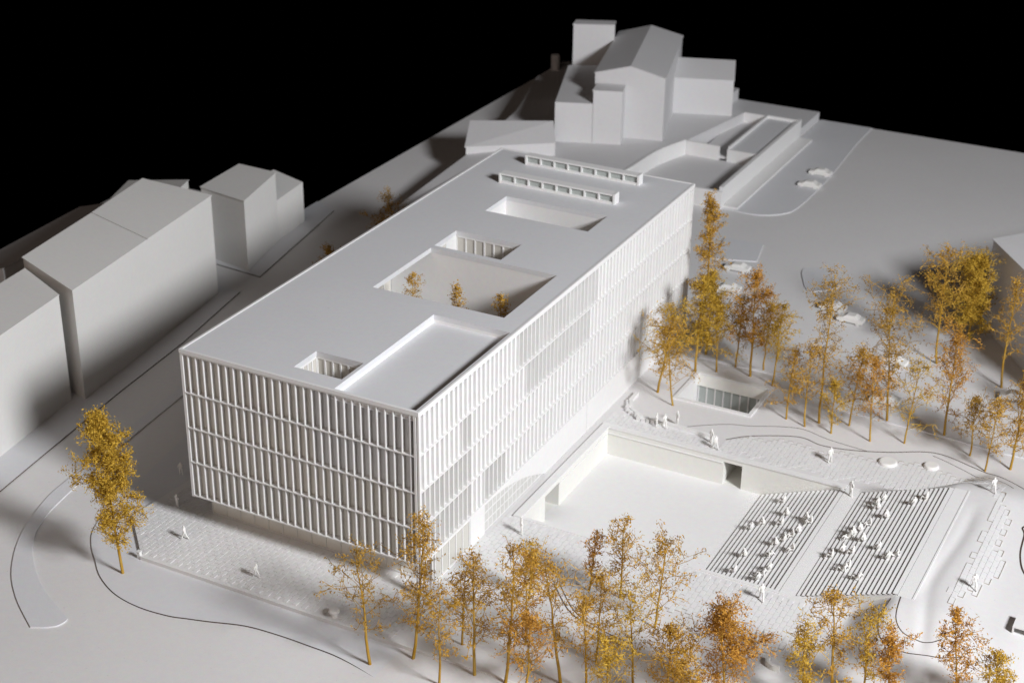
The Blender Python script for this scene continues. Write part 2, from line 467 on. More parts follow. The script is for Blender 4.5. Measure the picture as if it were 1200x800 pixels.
st = empty('stepped_seating', (48.3, 17.6, -3.5), 'white stepped seating tribune rising from the sunken courtyard', 'steps')
def spart(mb, name, mat=M_WHITE, parent=st):
    mb.v = [(x-48.3, y-17.6, z+3.5) for x, y, z in mb.v]
    return mb.build(name, mat, parent)
NL, NU = 18, 20
XL0, XL1, XU0, XU1 = 48.3, 57.6, 59.35, 69.0
def flight(x0, x1, z0, z1, n, name):
    dx, dz = (x1-x0)/n, (z1-z0)/n
    for i in range(n):
        xa = x0+i*dx
        za = z0+(i+1)*dz
        spart(MB().box(xa+.04, xa+dx+.02, 17.62, 39.35, za-.075, za), 'step')
    # stringer body under the treads, coloured dark to paint in the shaded riser gaps
    b = MB()
    b.prism([(x0+.12, 17.66), (x1, 17.66), (x1, 39.3), (x0+.12, 39.3)], min(z0, -.8)-.3, [z0-.2, z1-.32, z1-.32, z0-.2])
    spart(b, name, M_BURNT_SHADE)
flight(XL0, XL1, -3.5, 0, NL, 'lower_flight_base')
flight(XU0, XU1, 0, 3.5, NU, 'upper_flight_base')
spart(MB().box(XL1+.05, XU0, 17.2, 40.15, -1.2, .06), 'landing')
spart(MB().box(XU1+.06, 70.6, 17.45, 39.5, 2.9, 3.5), 'top_landing')
b = MB()
b.prism([(58.0, 17.3), (70.5, 17.3), (70.5, 17.58), (58.0, 17.58)], -.9, [-.02, 3.42, 3.42, -.02])
b.v = [(x, y, (min(max((x-59.4)/9.6, 0), 1)*3.4 if z > -.5 else z)) for x, y, z in b.v]
b = MB()
xs_ = [59.36, 59.5, 69.0, 70.55]; zs_ = [-.02, -.02, 3.44, 3.44]
for i in range(3):
    b.prism([(xs_[i], 17.3), (xs_[i+1], 17.3), (xs_[i+1], 17.58), (xs_[i], 17.58)], -.9, [zs_[i], zs_[i+1], zs_[i+1], zs_[i]])
spart(b, 'side_wall', M_IVORY)
b = MB()
for i in range(3):
    b.prism([(xs_[i], 39.4), (xs_[i+1], 39.4), (xs_[i+1], 39.62), (xs_[i], 39.62)], -.9, [zs_[i], zs_[i+1], zs_[i+1], zs_[i]])
spart(b, 'side_wall', M_IVORY)
spart(MB().box(70.45, 70.62, 17.45, 39.55, 1.5, 3.56), 'end_wall', M_WHITE)

# =====================================================================
# main building
# =====================================================================
W, LEN, H = 27.29, 67.7, 20.4
LV = [3.7, 7.7, 11.7, 15.7, 20.1]
mbd = empty('library_building', (0, 0, 0), 'long white block with vertical fins and a flat roof with cut-out courts', 'building')
HOLES = dict(h1=(12.0, 17.5, 2.3, 6.2), rec=(17.9, 26.85, .38, 19.05), big=(8.75, 24.65, 21.85, 34.15), c3=(8.75, 17.3, 34.95, 40.05), h4=(8.7, 22.25, 47.15, 52.6))
def slab(z0, z1, holes, x0, x1, y0, y1):
    xs = sorted({x0, x1} | {v for h in holes for v in h[:2]})
    ys = sorted({y0, y1} | {v for h in holes for v in h[2:]})
    b = MB(); V = {}
    def vid(x, y, z):
        if (x, y, z) not in V: V[(x, y, z)] = len(b.v); b.v.append((x, y, z))
        return V[(x, y, z)]
    solid = {}
    for i in range(len(xs)-1):
        for j in range(len(ys)-1):
            cx, cy = (xs[i]+xs[i+1])/2, (ys[j]+ys[j+1])/2
            solid[(i, j)] = not any(h[0] < cx < h[1] and h[2] < cy < h[3] for h in holes)
    for (i, j), s_ in solid.items():
        if not s_: continue
        a, c, d, e = xs[i], xs[i+1], ys[j], ys[j+1]
        b.f.append((vid(a, d, z1), vid(c, d, z1), vid(c, e, z1), vid(a, e, z1)))
        b.f.append((vid(a, e, z0), vid(c, e, z0), vid(c, d, z0), vid(a, d, z0)))
        for (di, dj, p, q_) in ((-1, 0, (a, e), (a, d)), (1, 0, (c, d), (c, e)), (0, -1, (a, d), (c, d)), (0, 1, (c, e), (a, e))):
            if not solid.get((i+di, j+dj), False):
                b.f.append((vid(*p, z0), vid(*q_, z0), vid(*q_, z1), vid(*p, z1)))
    return b
hl = list(HOLES.values())
slab(19.85, H, hl, .02, W-.02, .02, LEN).build('roof', M_ROOF, mbd)
# raised rim along the roof edge
e = MB().box(-.06, W+.06, -.08, .20, 20.05, H+.07).box(W-.16, W+.08, .20, LEN+.05, 20.05, H+.07).box(-.06, .2, .20, LEN+.05, 20.05, H+.07).box(.2, W-.16, LEN-.15, LEN+.05, 20.05, H+.07)
e.build('roof_edge', M_WHITE, mbd)
# recessed roof terrace
x0, x1, y0, y1 = HOLES['rec']
MB().box(x0-.2, x1+.2, y0-.2, y1+.2, 19.3, 19.5).build('terrace_floor', M_ROOF, mbd)
b = MB().box(x0-.25, x0, y0, y1, 19.5, 19.85).box(x1, x1+.15, y0, y1, 19.5, 19.85).box(x0, x1, y1, y1+.25, 19.5, 19.85).box(x0, x1, y0-.15, y0, 19.5, 19.85)
b.build('terrace_curb', M_WHITE, mbd)
# interior floor slabs
for z, hs in ((15.5, [HOLES['h1'], (3.4, 24.65, 21.85, 39.7), HOLES['h4']]), (11.5, [HOLES['c3'], HOLES['h1']]), (7.5, []), (3.4, [])):
    slab(z, z+.3, [(a_-.35, b_+.35, c_-.35, d_+.35) for a_, b_, c_, d_ in hs], .55, W-.5, .55, LEN-.4).build('floor_slab', M_INTERIOR, mbd)
# interior cores and partitions (seen through the glazing)
b = MB().box(3, 7.6, 8, 20, 0.0, 19.8)
b.build('core', M_INTERIOR, mbd)
for (xa, xb, ya, yb, za, zb_) in ((17.5, 17.8, .7, 20, 15.8, 19.8), (19, 26, 6.5, 6.8, 3.8, 7.4), (14, 26.2, 9, 9.3, 7.8, 11.4), (11.5, 17, 6.9, 7.1, 11.8, 15.4), (20, 24.5, 3.4, 3.7, 3.8, 6.4), (3, 6, 5, 5.3, 3.8, 7.4), (22.2, 26.2, 1.3, 1.5, 8.6, 10.2), (19.5, 26.2, 1.6, 1.8, 4.6, 6.6), (13.5, 16, 1.8, 2.0, 4.2, 5.2), (12.2, 15.4, 1.5, 1.7, 16.2, 17.4), (21, 21.3, 2.95, 9, 0.0, 3.3), (4, 27, 12, 12.3, .0, 3.3)):
    MB().box(xa, xb, ya, yb, za, zb_).build('partition', M_INTERIOR, mbd)
MB().box(.4, .75, .5, LEN, 3.4, 19.8).box(.4, .75, 2.9, LEN, 0, 3.4).build('left_wall', M_WHITE, mbd)
MB().box(.75, W-.5, LEN-.4, LEN, .0, 19.8).build('back_wall', M_WHITE, mbd)

# court linings
def court_walls(h, zb, solid):
    x0, x1, y0, y1 = h
    zt = 19.85
    if 'b' in solid: MB().box(x0-.2, x1+.2, y1+.02, y1+.3, zb, zt).build('court_wall', M_WHITE, mbd)
    if 'l' in solid: MB().box(x0-.3, x0-.02, y0, y1, zb, zt).build('court_wall', M_WHITE, mbd)
    if 'r' in solid: MB().box(x1+.02, x1+.3, y0, y1, zb, zt).build('court_wall', M_WHITE, mbd)
    if 'f' in solid: MB().box(x0-.2, x1+.2, y0-.3, y0-.02, zb, zt).build('court_wall', M_WHITE, mbd)
    MB().box(x0-.3, x1+.3, y0-.3, y1+.3, zb-.3, zb).build('court_floor', M_WHITE, mbd)
def glazed(h, side, zb, n, transom=None):
    """mullions, transoms and panes along one side of a court"""
    x0, x1, y0, y1 = h
    zt = 19.85
    a, c = (x0, x1) if side in 'bf' else (y0, y1)
    at = {'b': y1, 'f': y0, 'l': x0, 'r': x1}[side]
    sg = 1 if side in 'br' else -1
    def bx(u0, u1, t0, t1, z0, z1):
        t0, t1 = sorted((at+sg*t0, at+sg*t1))
        return MB().box(u0, u1, t0, t1, z0, z1) if side in 'bf' else MB().box(t0, t1, u0, u1, z0, z1)
    fr = bx(a, c, .02, .12, zt-.25, zt).build('window_frame', M_WHITE, mbd)
    for k in range(n+1):
        u = a+(c-a)*k/n
        bx(max(a, u-.09), min(c, u+.09), .0, .2, zb, zt-.25).build('mullion', M_WHITE, fr)
    for tz in transom or ():
        bx(a, c, .03, .17, tz, tz+.14).build('transom', M_WHITE, fr)
    for k in range(n):
        u0, u1 = a+(c-a)*k/n, a+(c-a)*(k+1)/n
        bx(u0+.09, u1-.09, .09, .12, zb, zt-.25).build('pane', M_PANE, fr)
court_walls(HOLES['big'], 12.0, 'brf')
MB().box(3.4, 8.55, 34.17, 34.45, 12, 19.85).build('court_wall', M_WHITE, mbd)
MB().box(3.1, 8.45, 21.55, 34.45, 11.7, 12.0).build('court_floor', M_WHITE, mbd)
glazed((3.4, 24.65, 21.85, 34.1), 'l', 12.0, 8, (15.6,))
court_walls(HOLES['c3'], 7.9, 'fr')
glazed(HOLES['c3'], 'b', 7.9, 7, (17.3, 15.6))
glazed(HOLES['c3'], 'l', 7.9, 3, (15.6,))
MB().box(8.5, 8.78, 37.6, 40.0, 12, 19.85).build('court_wall', M_WHITE, mbd)
court_walls(HOLES['h1'], 7.9, 'fr')
glazed(HOLES['h1'], 'b', 7.9, 6, (17.4, 15.6))
glazed(HOLES['h1'], 'l', 7.9, 5, (17.4, 15.6))
court_walls(HOLES['h4'], 16.2, 'blrf')

# roof lights: two long glazed boxes
for (x0, x1, y0, dy) in ((5.8, 21.35, 56.3, 1.25), (5.65, 21.3, 63.75, 1.15)):
    z0, z1 = H+.002, H+1.28
    bxm = MB().box(x0, x1, y0+.3, y0+dy, z0, z1)
    rl = bxm.build('roof_light', M_WHITE, mbd)
    MB().box(x0-.12, x0+.12, y0-.05, y0+.3, z0, z1).build('end_cheek', M_WHITE, rl)
    MB().box(x1-.1, x1+.16, y0-.05, y0+dy+.02, z0, z1+.05).build('end_cheek', M_WHITE, rl)
    MB().box(x0+.12, x1-.1, y0, y0+.3, z1-.2, z1).build('head', M_WHITE, rl)
    MB().box(x0+.12, x1-.1, y0, y0+.3, z0, z0+.3).build('sill', M_WHITE, rl)
    n = 8
    a, c = x0+.12, x1-.1
    for k in range(n):
        u0, u1 = a+(c-a)*k/n, a+(c-a)*(k+1)/n
        if k: MB().box(u0-.1, u0+.1, y0+.02, y0+.3, z0+.3, z1-.2).build('mullion', M_WHITE, rl)
        MB().box(u0+.1 if k else u0, u1-.1 if k < n-1 else u1, y0+.24, y0+.27, z0+.3, z1-.2).build('pane', M_PANE4, rl)

# ------------------------------------------------ front facade (towards -y)
NB = 30; BW = W/NB
ff = MB().box(-.02, .28, -.04, .5, 3.55, 20.05).build('front_facade', M_WHITE, mbd)   # left corner post carries the facade
ff['label'] = 'fin-clad front facade in half shade'
for k, z in enumerate(LV[:4]):
    MB().box(.28, W-.5, -.06, .5, z-.08, z+.055).build('rail', M_WHITE, ff)
MB().box(.28, W-.5, -.02, .5, 19.9, 20.04).build('rail', M_WHITE, ff)
fr = random.Random(11)
fin_me = {}
def fin_mesh(h):
    k = round(h, 2)
    if k not in fin_me:
        fin_me[k] = MB().box(-.055, .055, -.02, .44, 0, h).mesh('fin'); fin_me[k].materials.append(M_WHITE)
    return fin_me[k]
pane_me = {}
def pane_mesh(w, h, mat, horiz=True):
    k = (round(w, 3), round(h, 2), mat.name, horiz)
    if k not in pane_me:
        m = MB().box(0, w, 0, .03, 0, h) if horiz else MB().box(-.03, 0, 0, w, 0, h)
        me = m.mesh('pane'); me.materials.append(mat); pane_me[k] = me
    return pane_me[k]
for r in range(4):
    z0 = LV[r]+.08; z1 = LV[r+1]-.08 if r < 3 else 19.9
    for k in range(1, NB):
        link('fin', fin_mesh(z1-z0), None, ff, (k*BW+fr.uniform(-.012, .012), 0, z0), fr.uniform(-.02, .02))
    for k in range(NB):
        if k == NB-1: continue
        clear = (r <= 1 and k >= 19) or (r == 0 and k >= 4) or (r == 3 and 14 <= k < 17)
        mat = M_PANE2 if clear else (M_PANE6 if r >= 2 and k >= 17 else M_PANE)
        xa = k*BW+.05 if k else .28
        link('pane', pane_mesh(BW-.1 if k else BW-.28, z1-z0, mat), None, ff, (xa, .46+fr.uniform(0, .03), z0))
        # inner window frame just behind the glass
    # row of inner mullions
    for k in range(0, NB, 1):
        pass
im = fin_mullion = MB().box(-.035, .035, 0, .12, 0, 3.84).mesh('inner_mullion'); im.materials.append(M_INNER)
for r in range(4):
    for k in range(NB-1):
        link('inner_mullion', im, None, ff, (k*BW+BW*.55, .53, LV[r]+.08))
# corner posts at the lit corner
MB().box(W-.5, W-.26, -.06, .5, 0.02, 20.05).build('corner_post', M_WHITE, ff)
MB().box(W-.12, W+.05, -.02, .32, 0.02, 20.05).build('corner_post', M_WHITE, ff)
MB().box(W-.26, W-.12, .12, .4, 0.02, 20.05).build('corner_post', M_WHITE, ff)
# recessed glazed ground floor
gb = MB().box(.3, W-.35, 2.66, 2.9, 0, .18).build('ground_floor_glazing', M_WHITE, mbd)
MB().box(.0, W-.0, .5, 3.2, 3.42, 3.6).build('soffit', M_WHITE, gb)
MB().box(.3, W-.35, 2.66, 2.9, 3.2, 3.42).build('head', M_WHITE, gb)
ng = 15
for k in range(ng+1):
    u = .3+(W-.65)*k/ng
    MB().box(u-.05, u+.05, 2.68, 2.88, .18, 3.2).build('mullion', M_IVORY, gb)
    if k < ng:
        u1 = .3+(W-.65)*(k+1)/ng
        MB().box(u+.05, u1-.05, 2.76, 2.79, .18, 3.2).build('pane', M_PANE5, gb)

# ------------------------------------------------ right facade (towards +x)
NS = 74; BS = LEN/NS
rf = MB().box(W-.42, W+.0, LEN-.25, LEN+.03, 0, 20.05).build('side_facade', M_WHITE, mbd)
rf['label'] = 'brightly lit long fin-clad facade'
def side_glass(r, y):
    if r == 0: return y < 9.9 or 12.9 < y < 17.2
    if r == 1: return y < 9.9
    if r == 2: return 8.6 < y < 9.9 or 22.2 < y < 37.5
    return 20.2 < y < 39.4
for k, z in enumerate(LV[:4]):
    if k == 0:
        MB().box(W-.4, W+.04, .33, LEN-.25, z-.10, z+.06).build('rail', M_WHITE, rf)
    else:
        MB().box(W-.4, W+.04, .33, LEN-.25, z-.07, z+.07).build('rail', M_WHITE, rf)
MB().box(W-.4, W+.02, .33, LEN-.25, 19.9, 20.04).build('rail', M_WHITE, rf)
sfin_me = {}
def sfin_mesh(h):
    k = round(h, 2)
    if k not in sfin_me:
        sfin_me[k] = MB().box(-.36, .03, -.06, .06, 0, h).mesh('fin'); sfin_me[k].materials.append(M_WHITE)
    return sfin_me[k]
for r in range(4):
    z0 = LV[r]+.07; z1 = LV[r+1]-.07 if r < 3 else 19.9
    for k in range(1, NS):
        y = k*BS
        link('fin', sfin_mesh(z1-z0), None, rf, (W, y+fr.uniform(-.015, .015), z0), fr.uniform(-.03, .03))
    for k in range(NS):
        y = k*BS
        g = side_glass(r, y+BS/2)
        mat = M_PANE3 if g else M_WHITE
        ya, yb = (y+.05 if k else .33), (y+BS-.05 if k < NS-1 else LEN-.25)
        pme = pane_mesh(yb-ya, z1-z0, mat, False)
        link('pane' if g else 'panel', pme, None, rf, (W-(.36 if g else .27)+fr.uniform(-.012, .012), ya, z0))
# ground storey on this side
gs = MB().box(W-.3, W-.02, .33, 2.7, 3.42, 3.6).build('side_ground_storey', M_WHITE, mbd)
MB().box(W-.34, W-.04, 2.9, 9.8, 0, .2).build('sill', M_WHITE, gs)
MB().box(W-.34, W-.04, 2.9, 9.8, 3.35, 3.6).build('head', M_WHITE, gs)
for k in range(6):
    y = 2.9+6.9*k/5
    MB().box(W-.30, W-.06, y-.07, y+.07, .2, 3.35).build('mullion', M_WHITE, gs)
    if k < 5: MB().box(W-.2, W-.17, y+.07, y+6.9/5-.07, .2, 3.35).build('pane', M_PANE2, gs)
MB().box(W-.3, W+.03, 9.8, 12.85, 0, 3.6).build('wall_panel', M_WHITE, gs)
# wall with a wedge-shaped glazed opening
prof = [(12.85, 3.45), (15.0, 3.4), (17.5, 3.15), (20, 2.65), (22.5, 1.85), (24.5, 1.0), (26.6, .05)]
b = MB()
for (ya, za), (yb, zb_) in zip(prof[:-1], prof[1:]):
    n = len(b.v)
    for x in (W-.12, W+.03):
        b.v += [(x, ya, za), (x, yb, zb_), (x, yb, 3.6), (x, ya, 3.6)]
    b.f += [(n, n+3, n+2, n+1), (n+4, n+5, n+6, n+7), (n, n+1, n+5, n+4), (n+3, n+7, n+6, n+2)]
b.box(W-.12, W+.03, 26.6, 37.4, 0, 3.6)
b.box(W-.12, W+.03, 37.46, LEN-.25, 0, 3.6)
b.build('wall_panel', M_WHITE, gs)
for k in range(16):
    y = 12.95+k*.9
    zt = np.interp(y, [p[0] for p in prof], [p[1] for p in prof])
    MB().box(W-.2, W-.12, y-.06, y+.06, 0, zt+.1).build('mullion', M_WHITE, gs)
    ym = min(y+.84, 26.4)
    zt2 = np.interp(y+.45, [p[0] for p in prof], [p[1] for p in prof])
    if k < 15: MB().box(W-.19, W-.17, y+.06, ym, 0, zt2+.3).build('pane', M_PANE3, gs)
for tz, ye in ((.1, 26.3), (1.2, 24.0), (2.3, 21.0)):
    MB().box(W-.165, W-.125, 12.9, ye, tz-.05, tz+.06).build('transom', M_WHITE, gs)

# =====================================================================
# light well with glazing in the garden
# =====================================================================
lw = empty('light_well', (33.1, 49.8, 0), 'sunken rectangular light well with a row of glass panes in the garden', 'skylight')
def lpart(mb, name, mat, parent=lw):
    mb.v = [(x-33.1, y-49.8, z) for x, y, z in mb.v]
    return mb.build(name, mat, parent)
x0, x1, y0, y1 = PIT
b = MB().box(x0-.1, x1+.1, y0-.1, y0+.35, -4, .22).box(x0-.1, x0+.35, y0+.35, y1+.1, -4, .2).box(x1-.35, x1+.1, y0+.35, y1+.1, -4, .2)
lpart(b, 'coping', M_WHITE)
b = MB().box(x0+.35, x1-.35, y1-.25, y1+.1, -1.3, .18)
lpart(b, 'fascia', M_WHITE)
# sloping soffit towards the panes
b = MB().quad((x0+.35, y1-.26, -.1), (x1-.35, y1-.26, -.1), (x1-.35, y1-.9, -1.25), (x0+.35, y1-.9, -1.25))
b.quad((x0+.35, y1-.9, -1.25), (x1-.35, y1-.9, -1.25), (x1-.35, y1-.3, -1.3), (x0+.35, y1-.3, -1.3))
lpart(b, 'head', M_IVORY)
lpart(MB().box(x0, x1, y0, y1+.1, -4.4, -4), 'floor', M_WHITE)
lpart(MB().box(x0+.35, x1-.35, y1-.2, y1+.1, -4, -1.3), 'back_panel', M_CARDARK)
for k in range(9):
    u = x0+.5+(x1-x0-1.0)*k/8
    lpart(MB().box(u-.09, u+.09, y1-.75, y1-.55, -4, -1.2), 'mullion', M_WHITE)
    if k < 8:
        u1 = x0+.5+(x1-x0-1.0)*(k+1)/8
        lpart(MB().box(u+.09, u1-.09, y1-.68, y1-.65, -4, -1.2), 'pane', M_PANE4)

# low garden wall, notched
gw = empty('garden_wall', (28.7, 46.6, 0), 'low notched white wall around the garden bed by the facade', 'wall')
b = MB()
gpts = [(28.9, 48.5), (28.9, 46.6), (29.9, 44.5), (31.9, 43.2), (34.3, 43.3), (36.5, 43.2)]
gpts2 = [(36.5, 43.2), (38, 43.1), (41.0, 43.0)]
for pts, nm in ((gpts, 'wall'), (gpts2, 'bench')):
    b = MB().strip(pts, .45, .42, lambda x, y: 0.0)
    b.v = [(x-28.7, y-46.6, z) for x, y, z in b.v]
    b.build(nm, M_WHITE, gw)
nr = random.Random(4)
for i in range(14):
    t = i/13*3.2
    k = int(t); u = t-k
    p, q_ = gpts[k+1], gpts[min(k+2, len(gpts)-1)]
    px, py = p[0]+(q_[0]-p[0])*u, p[1]+(q_[1]-p[1])*u
    s_ = nr.uniform(.15, .28)
    MB().box(px-s_-28.95, px+s_-28.95, py-s_-46.95, py+s_-46.95, -.1, nr.uniform(.25, .6)).build('stone', M_WHITE, gw)

# round seats
for (x, y, r_, lab) in ((60.1, 47.1, 1.05, 'larger round white bench disc behind the stepped seating'), (64.6, 48.6, .85, 'smaller round white bench disc behind the stepped seating')):
    b = MB(); z = ground_z(x, y)
    prof_ = [(0, .32), (.8, .32), (.93, .26), (1.0, .12), (1.0, -.3)]
    n = 28
    for (rr, zz) in prof_[1:]:
        for k in range(n):
            a = 2*math.pi*k/n
            b.v.append((r_*rr*math.cos(a), r_*rr*math.sin(a), zz))
    b.f.append(tuple(range(n)))
    for q_ in range(len(prof_)-2):
        for k in range(n):
            b.f.append((q_*n+k, (q_+1)*n+k, (q_+1)*n+(k+1) % n, q_*n+(k+1) % n))
    tag(b.build('round_bench', M_FIGURE, None, (x, y, z+.05)), lab, 'bench', 'round benches on the terrace')

# =====================================================================
# houses
# =====================================================================
def house(name, base, z0, eave, label, cat, mat, ridge=None, group=None, origin=None):
    """base polygon; eave = wall-top height per corner"""
    ox, oy = base[0]
    e = empty(name, (ox, oy, z0), label, cat, group)
    loc = [(x-ox, y-oy) for x, y in base]
    MB().prism(loc, -.2, [z-z0 for z in eave]).build('wall', mat, e)
    return e
# long house across the street: two halves of one mono-pitch roof
def roof_sheet(e, o, pts, th, mat, name='roof'):
    b = MB()
    P = [(x-o[0], y-o[1], z-o[2]) for x, y, z in pts]
    n = len(P)
    b.v = [(x, y, z) for x, y, z in P]+[(x, y, z-th) for x, y, z in P]
    b.f = [tuple(range(n)), tuple(range(2*n-1, n-1, -1))]+[(i, n+i, n+(i+1) % n, (i+1) % n) for i in range(n)]
    return b.build(name, mat, e)
Z0 = LOW1
A0, A1, A2, A3 = (-29.0, 16.4), (-33.5, 48.6), (-43.0, 46.4), (-38.4, 18.7)
e = house('street_house', [A0, A1, A2, A3], Z0, [13.8, 13.8, 15.1, 15.1], 'long pale house with two-part sloping roof across the street', 'house', M_HOUSE, group='houses across the street')
o = (A0[0], A0[1], Z0)
mid0, mid1 = (-31.3, 32.6), (-40.8, 33.6)
roof_sheet(e, o, [(-28.9, 16.3, 13.93), (mid0[0]+.1, mid0[1], 13.93), (*mid1, 15.27), (-38.5, 18.6, 15.27)], .12, M_HOUSE)
roof_sheet(e, o, [(mid0[0]+.1, mid0[1]+.12, 13.97), (-33.4, 48.7, 13.97), (-43.1, 46.5, 15.31), (mid1[0], mid1[1]+.12, 15.31)], .12, M_HOUSE)
B0, B1, B2, B3 = (-30.3, 15.5), (-37.8, 18.2), (-33.8, -14), (-25.9, -14)
e = house('street_house', [B0, B1, B2, B3], Z0, [13.3, 14.0, 14.0, 13.3], 'nearest pale house at the left picture edge, cut by the frame', 'house', M_HOUSE, group='houses across the street')
roof_sheet(e, (*B0, Z0), [(-30.25, 15.55, 13.42), (-37.85, 18.25, 14.14), (-33.85, -14.05, 14.14), (-25.8, -14.05, 13.42)], .1, M_HOUSE)
# wing behind with a roof slope turned away from the street
e = house('rear_house', [(-43.3, 46.9), (-43.3, 20), (-56, 22), (-58, 50)], Z0, [12.2, 12.2, 7.0, 7.0], 'dark low house behind the long pale house', 'house', M_HOUSE2, group='houses across the street')
roof_sheet(e, (-43.3, 46.9, Z0), [(-43.2, 47, 12.35), (-43.2, 19.9, 12.35), (-56.2, 22, 7.1), (-58.2, 50.1, 7.1)], .1, M_HOUSE2)
e = house('rear_house', [(-44.0, 53.6), (-46.5, 60), (-57.5, 60), (-54.6, 52.0)], Z0, [10.4, 9.9, 7.8, 7.8], 'pale gable tip showing behind the far end of the long pale house', 'house', M_HOUSE, group='houses across the street')
roof_sheet(e, (-44.0, 53.6, Z0), [(-43.9, 53.5, 10.55), (-46.4, 60.1, 10.05), (-57.6, 60.1, 7.9), (-54.7, 51.9, 7.9)], .1, M_HOUSE)
C0, C1, C2, C3 = (-34.4, 56.8), (-37.1, 68.1), (-43.7, 68.4), (-42.9, 58.3)
e = house('corner_house', [C0, C1, C2, C3], Z0, [10.1, 10.1, 10.1, 10.1], 'tall block of the stepped house at the far street corner', 'house', M_HOUSE, group='houses across the street')
roof_sheet(e, (*C0, Z0), [(-34.3, 56.7, 10.25), (-37.0, 68.2, 10.25), (-43.8, 68.5, 10.25), (-43.0, 58.2, 10.25)], .13, M_HOUSE, 'roof')
b = MB().prism([(-37.12-C0[0], 68.12-C0[1]), (-38.1-C0[0], 76.2-C0[1]), (-43.9-C0[0], 77-C0[1]), (-43.7-C0[0], 68.5-C0[1])], -.2, [5.9-Z0, 5.9-Z0, 6.6-Z0, 6.6-Z0])
b.build('annex', M_HOUSE, e)
# building at the right picture edge
R0 = (60.6, 89.9)
e = house('edge_house', [R0, (76, 68), (96, 76), (80, 108)], -.5, [11.5, 11.5, 13.6, 13.6], 'grey house behind the trees, cut by the right picture edge', 'house', M_HOUSE2)
roof_sheet(e, (*R0, -.5), [(60.4, 89.9, 11.65), (76, 67.7, 11.65), (96.2, 76, 13.75), (80, 108.2, 13.75)], .13, M_HOUSE2)

# ------------------------------------------------ church hill at the back
PZ = 3.0
hill_edge = smooth([(-16, 92), (-6, 101), (-1.6, 108), (-.7, 113.3), (-.1, 122.3), (1.9, 129.6), (5.0, 146.8), (5.2, 149.0)], 4)
plate('church_terrace', [(-36, 150), (-30, 130), (-27.5, 112), (-24, 96)] + hill_edge + [(-.5, 153), (-.5, 161.4), (-36, 161.4)], -.6, PZ, M_HOUSE2)
plate('rear_terrace', [(5.3, 149.3), (15.0, 149.3), (15.0, 161.4), (-.48, 161.4), (-.48, 153.05)], -.6, 1.0, M_HOUSE2)
ch = empty('church', (-1.4, 127.6, PZ), 'tall gabled church hall with pitched roof on the rear terrace', 'church')
def chp(poly, z0, z1, name, mat=M_HOUSE2, parent=ch):
    if isinstance(z1, (list, tuple)): z1 = [z-PZ for z in z1]
    else: z1 = z1-PZ
    return MB().prism([(x+1.4, y-127.6) for x, y in poly], z0-PZ, z1).build(name, mat, parent)
N_ = dict(rf=(-1.4, 127.6), lf=(-12.8, 124.9), lb=(-19.6, 149.7), rb=(-8.7, 152.8))
apf, apb = (-7.1, 126.25), (-14.15, 151.25)
b = MB()
b.v = [(*N_['lf'], PZ-.1), (*N_['rf'], PZ-.1), (*N_['rb'], PZ-.1), (*N_['lb'], PZ-.1), (*N_['lf'], 13.7), (*N_['rf'], 13.7), (*N_['rb'], 13.7), (*N_['lb'], 13.7), (*apf, 15.2), (*apb, 15.2)]
b.f = [(0, 1, 5, 8, 4), (1, 2, 6, 5), (2, 3, 7, 9, 6), (3, 0, 4, 7), (4, 8, 9, 7), (5, 6, 9, 8)]
b.v = [(x+1.4, y-127.6, z-PZ) for x, y, z in b.v]
b.build('nave', M_HOUSE2, ch)
o = (-1.4, 127.6, PZ)
roof_sheet(ch, o, [(-1.25, 127.5, 13.78), (-8.55, 152.9, 13.78), (*apb, 15.34), (*apf, 15.34)], .1, M_HOUSE2)
roof_sheet(ch, o, [(*apf, 15.34), (*apb, 15.34), (-19.75, 149.75, 13.78), (-12.95, 124.8, 13.78)], .1, M_HOUSE2)
LO = [(-17.0, 118.6), (-11.2, 120.8), (-12.9, 124.95), (-17.6, 142.0), (-24.2, 138.5)]
e = empty('church_annex', (-17, 118.6, PZ), 'lower flat-roofed annex against the left side of the church', 'building')
MB().prism([(x+17, y-118.6) for x, y in LO], -.1, 6.8).build('wall', M_HOUSE2, e)
MB().prism([(x+17, y-118.6) for x, y in [(-11.15, 120.82), (-6.7, 122.5), (-7.8, 126.0), (-12.2, 124.7)]], -.1, 9.0).build('porch', M_HOUSE2, e)
MB().prism([(x+17, y-118.6) for x, y in [(-11.3, 120.7), (-6.6, 122.4), (-7.7, 125.9), (-12.3, 124.6)]], 9.0, 9.12).build('porch_roof', M_HOUSE2, e)
e = empty('church_tower', (-24.6, 141.0, PZ), 'plain square tower rising behind the church annex', 'tower')
MB().prism([(0, 0), (6.5, 3.1), (5.6, 5.4), (-.7, 2.6)], -.1, 13.4).build('shaft', M_HOUSE2, e)
MB().prism([(-.1, -.1), (6.6, 3.0), (5.7, 5.5), (-.8, 2.7)], 13.4, 13.55).build('cap', M_HOUSE2, e)
e = empty('church_wing', (-5, 140.2, PZ), 'low wing with a sloping roof at the right of the church', 'building')
wing = [(-6.0, 142.2), (4.0, 145.7), (2.0, 151.0), (-7.4, 147.8)]
wz = [9.3, 9.3, 11.1, 11.1]
MB().prism([(x+5, y-140.2) for x, y in wing], -.1, [z-PZ for z in wz]).build('wall', M_HOUSE2, e)
roof_sheet(e, (-5, 140.2, PZ), [(-6.1, 142.0, 9.42), (4.15, 145.6, 9.42), (2.1, 151.2, 11.25), (-7.5, 148.0, 11.25)], .1, M_HOUSE2)
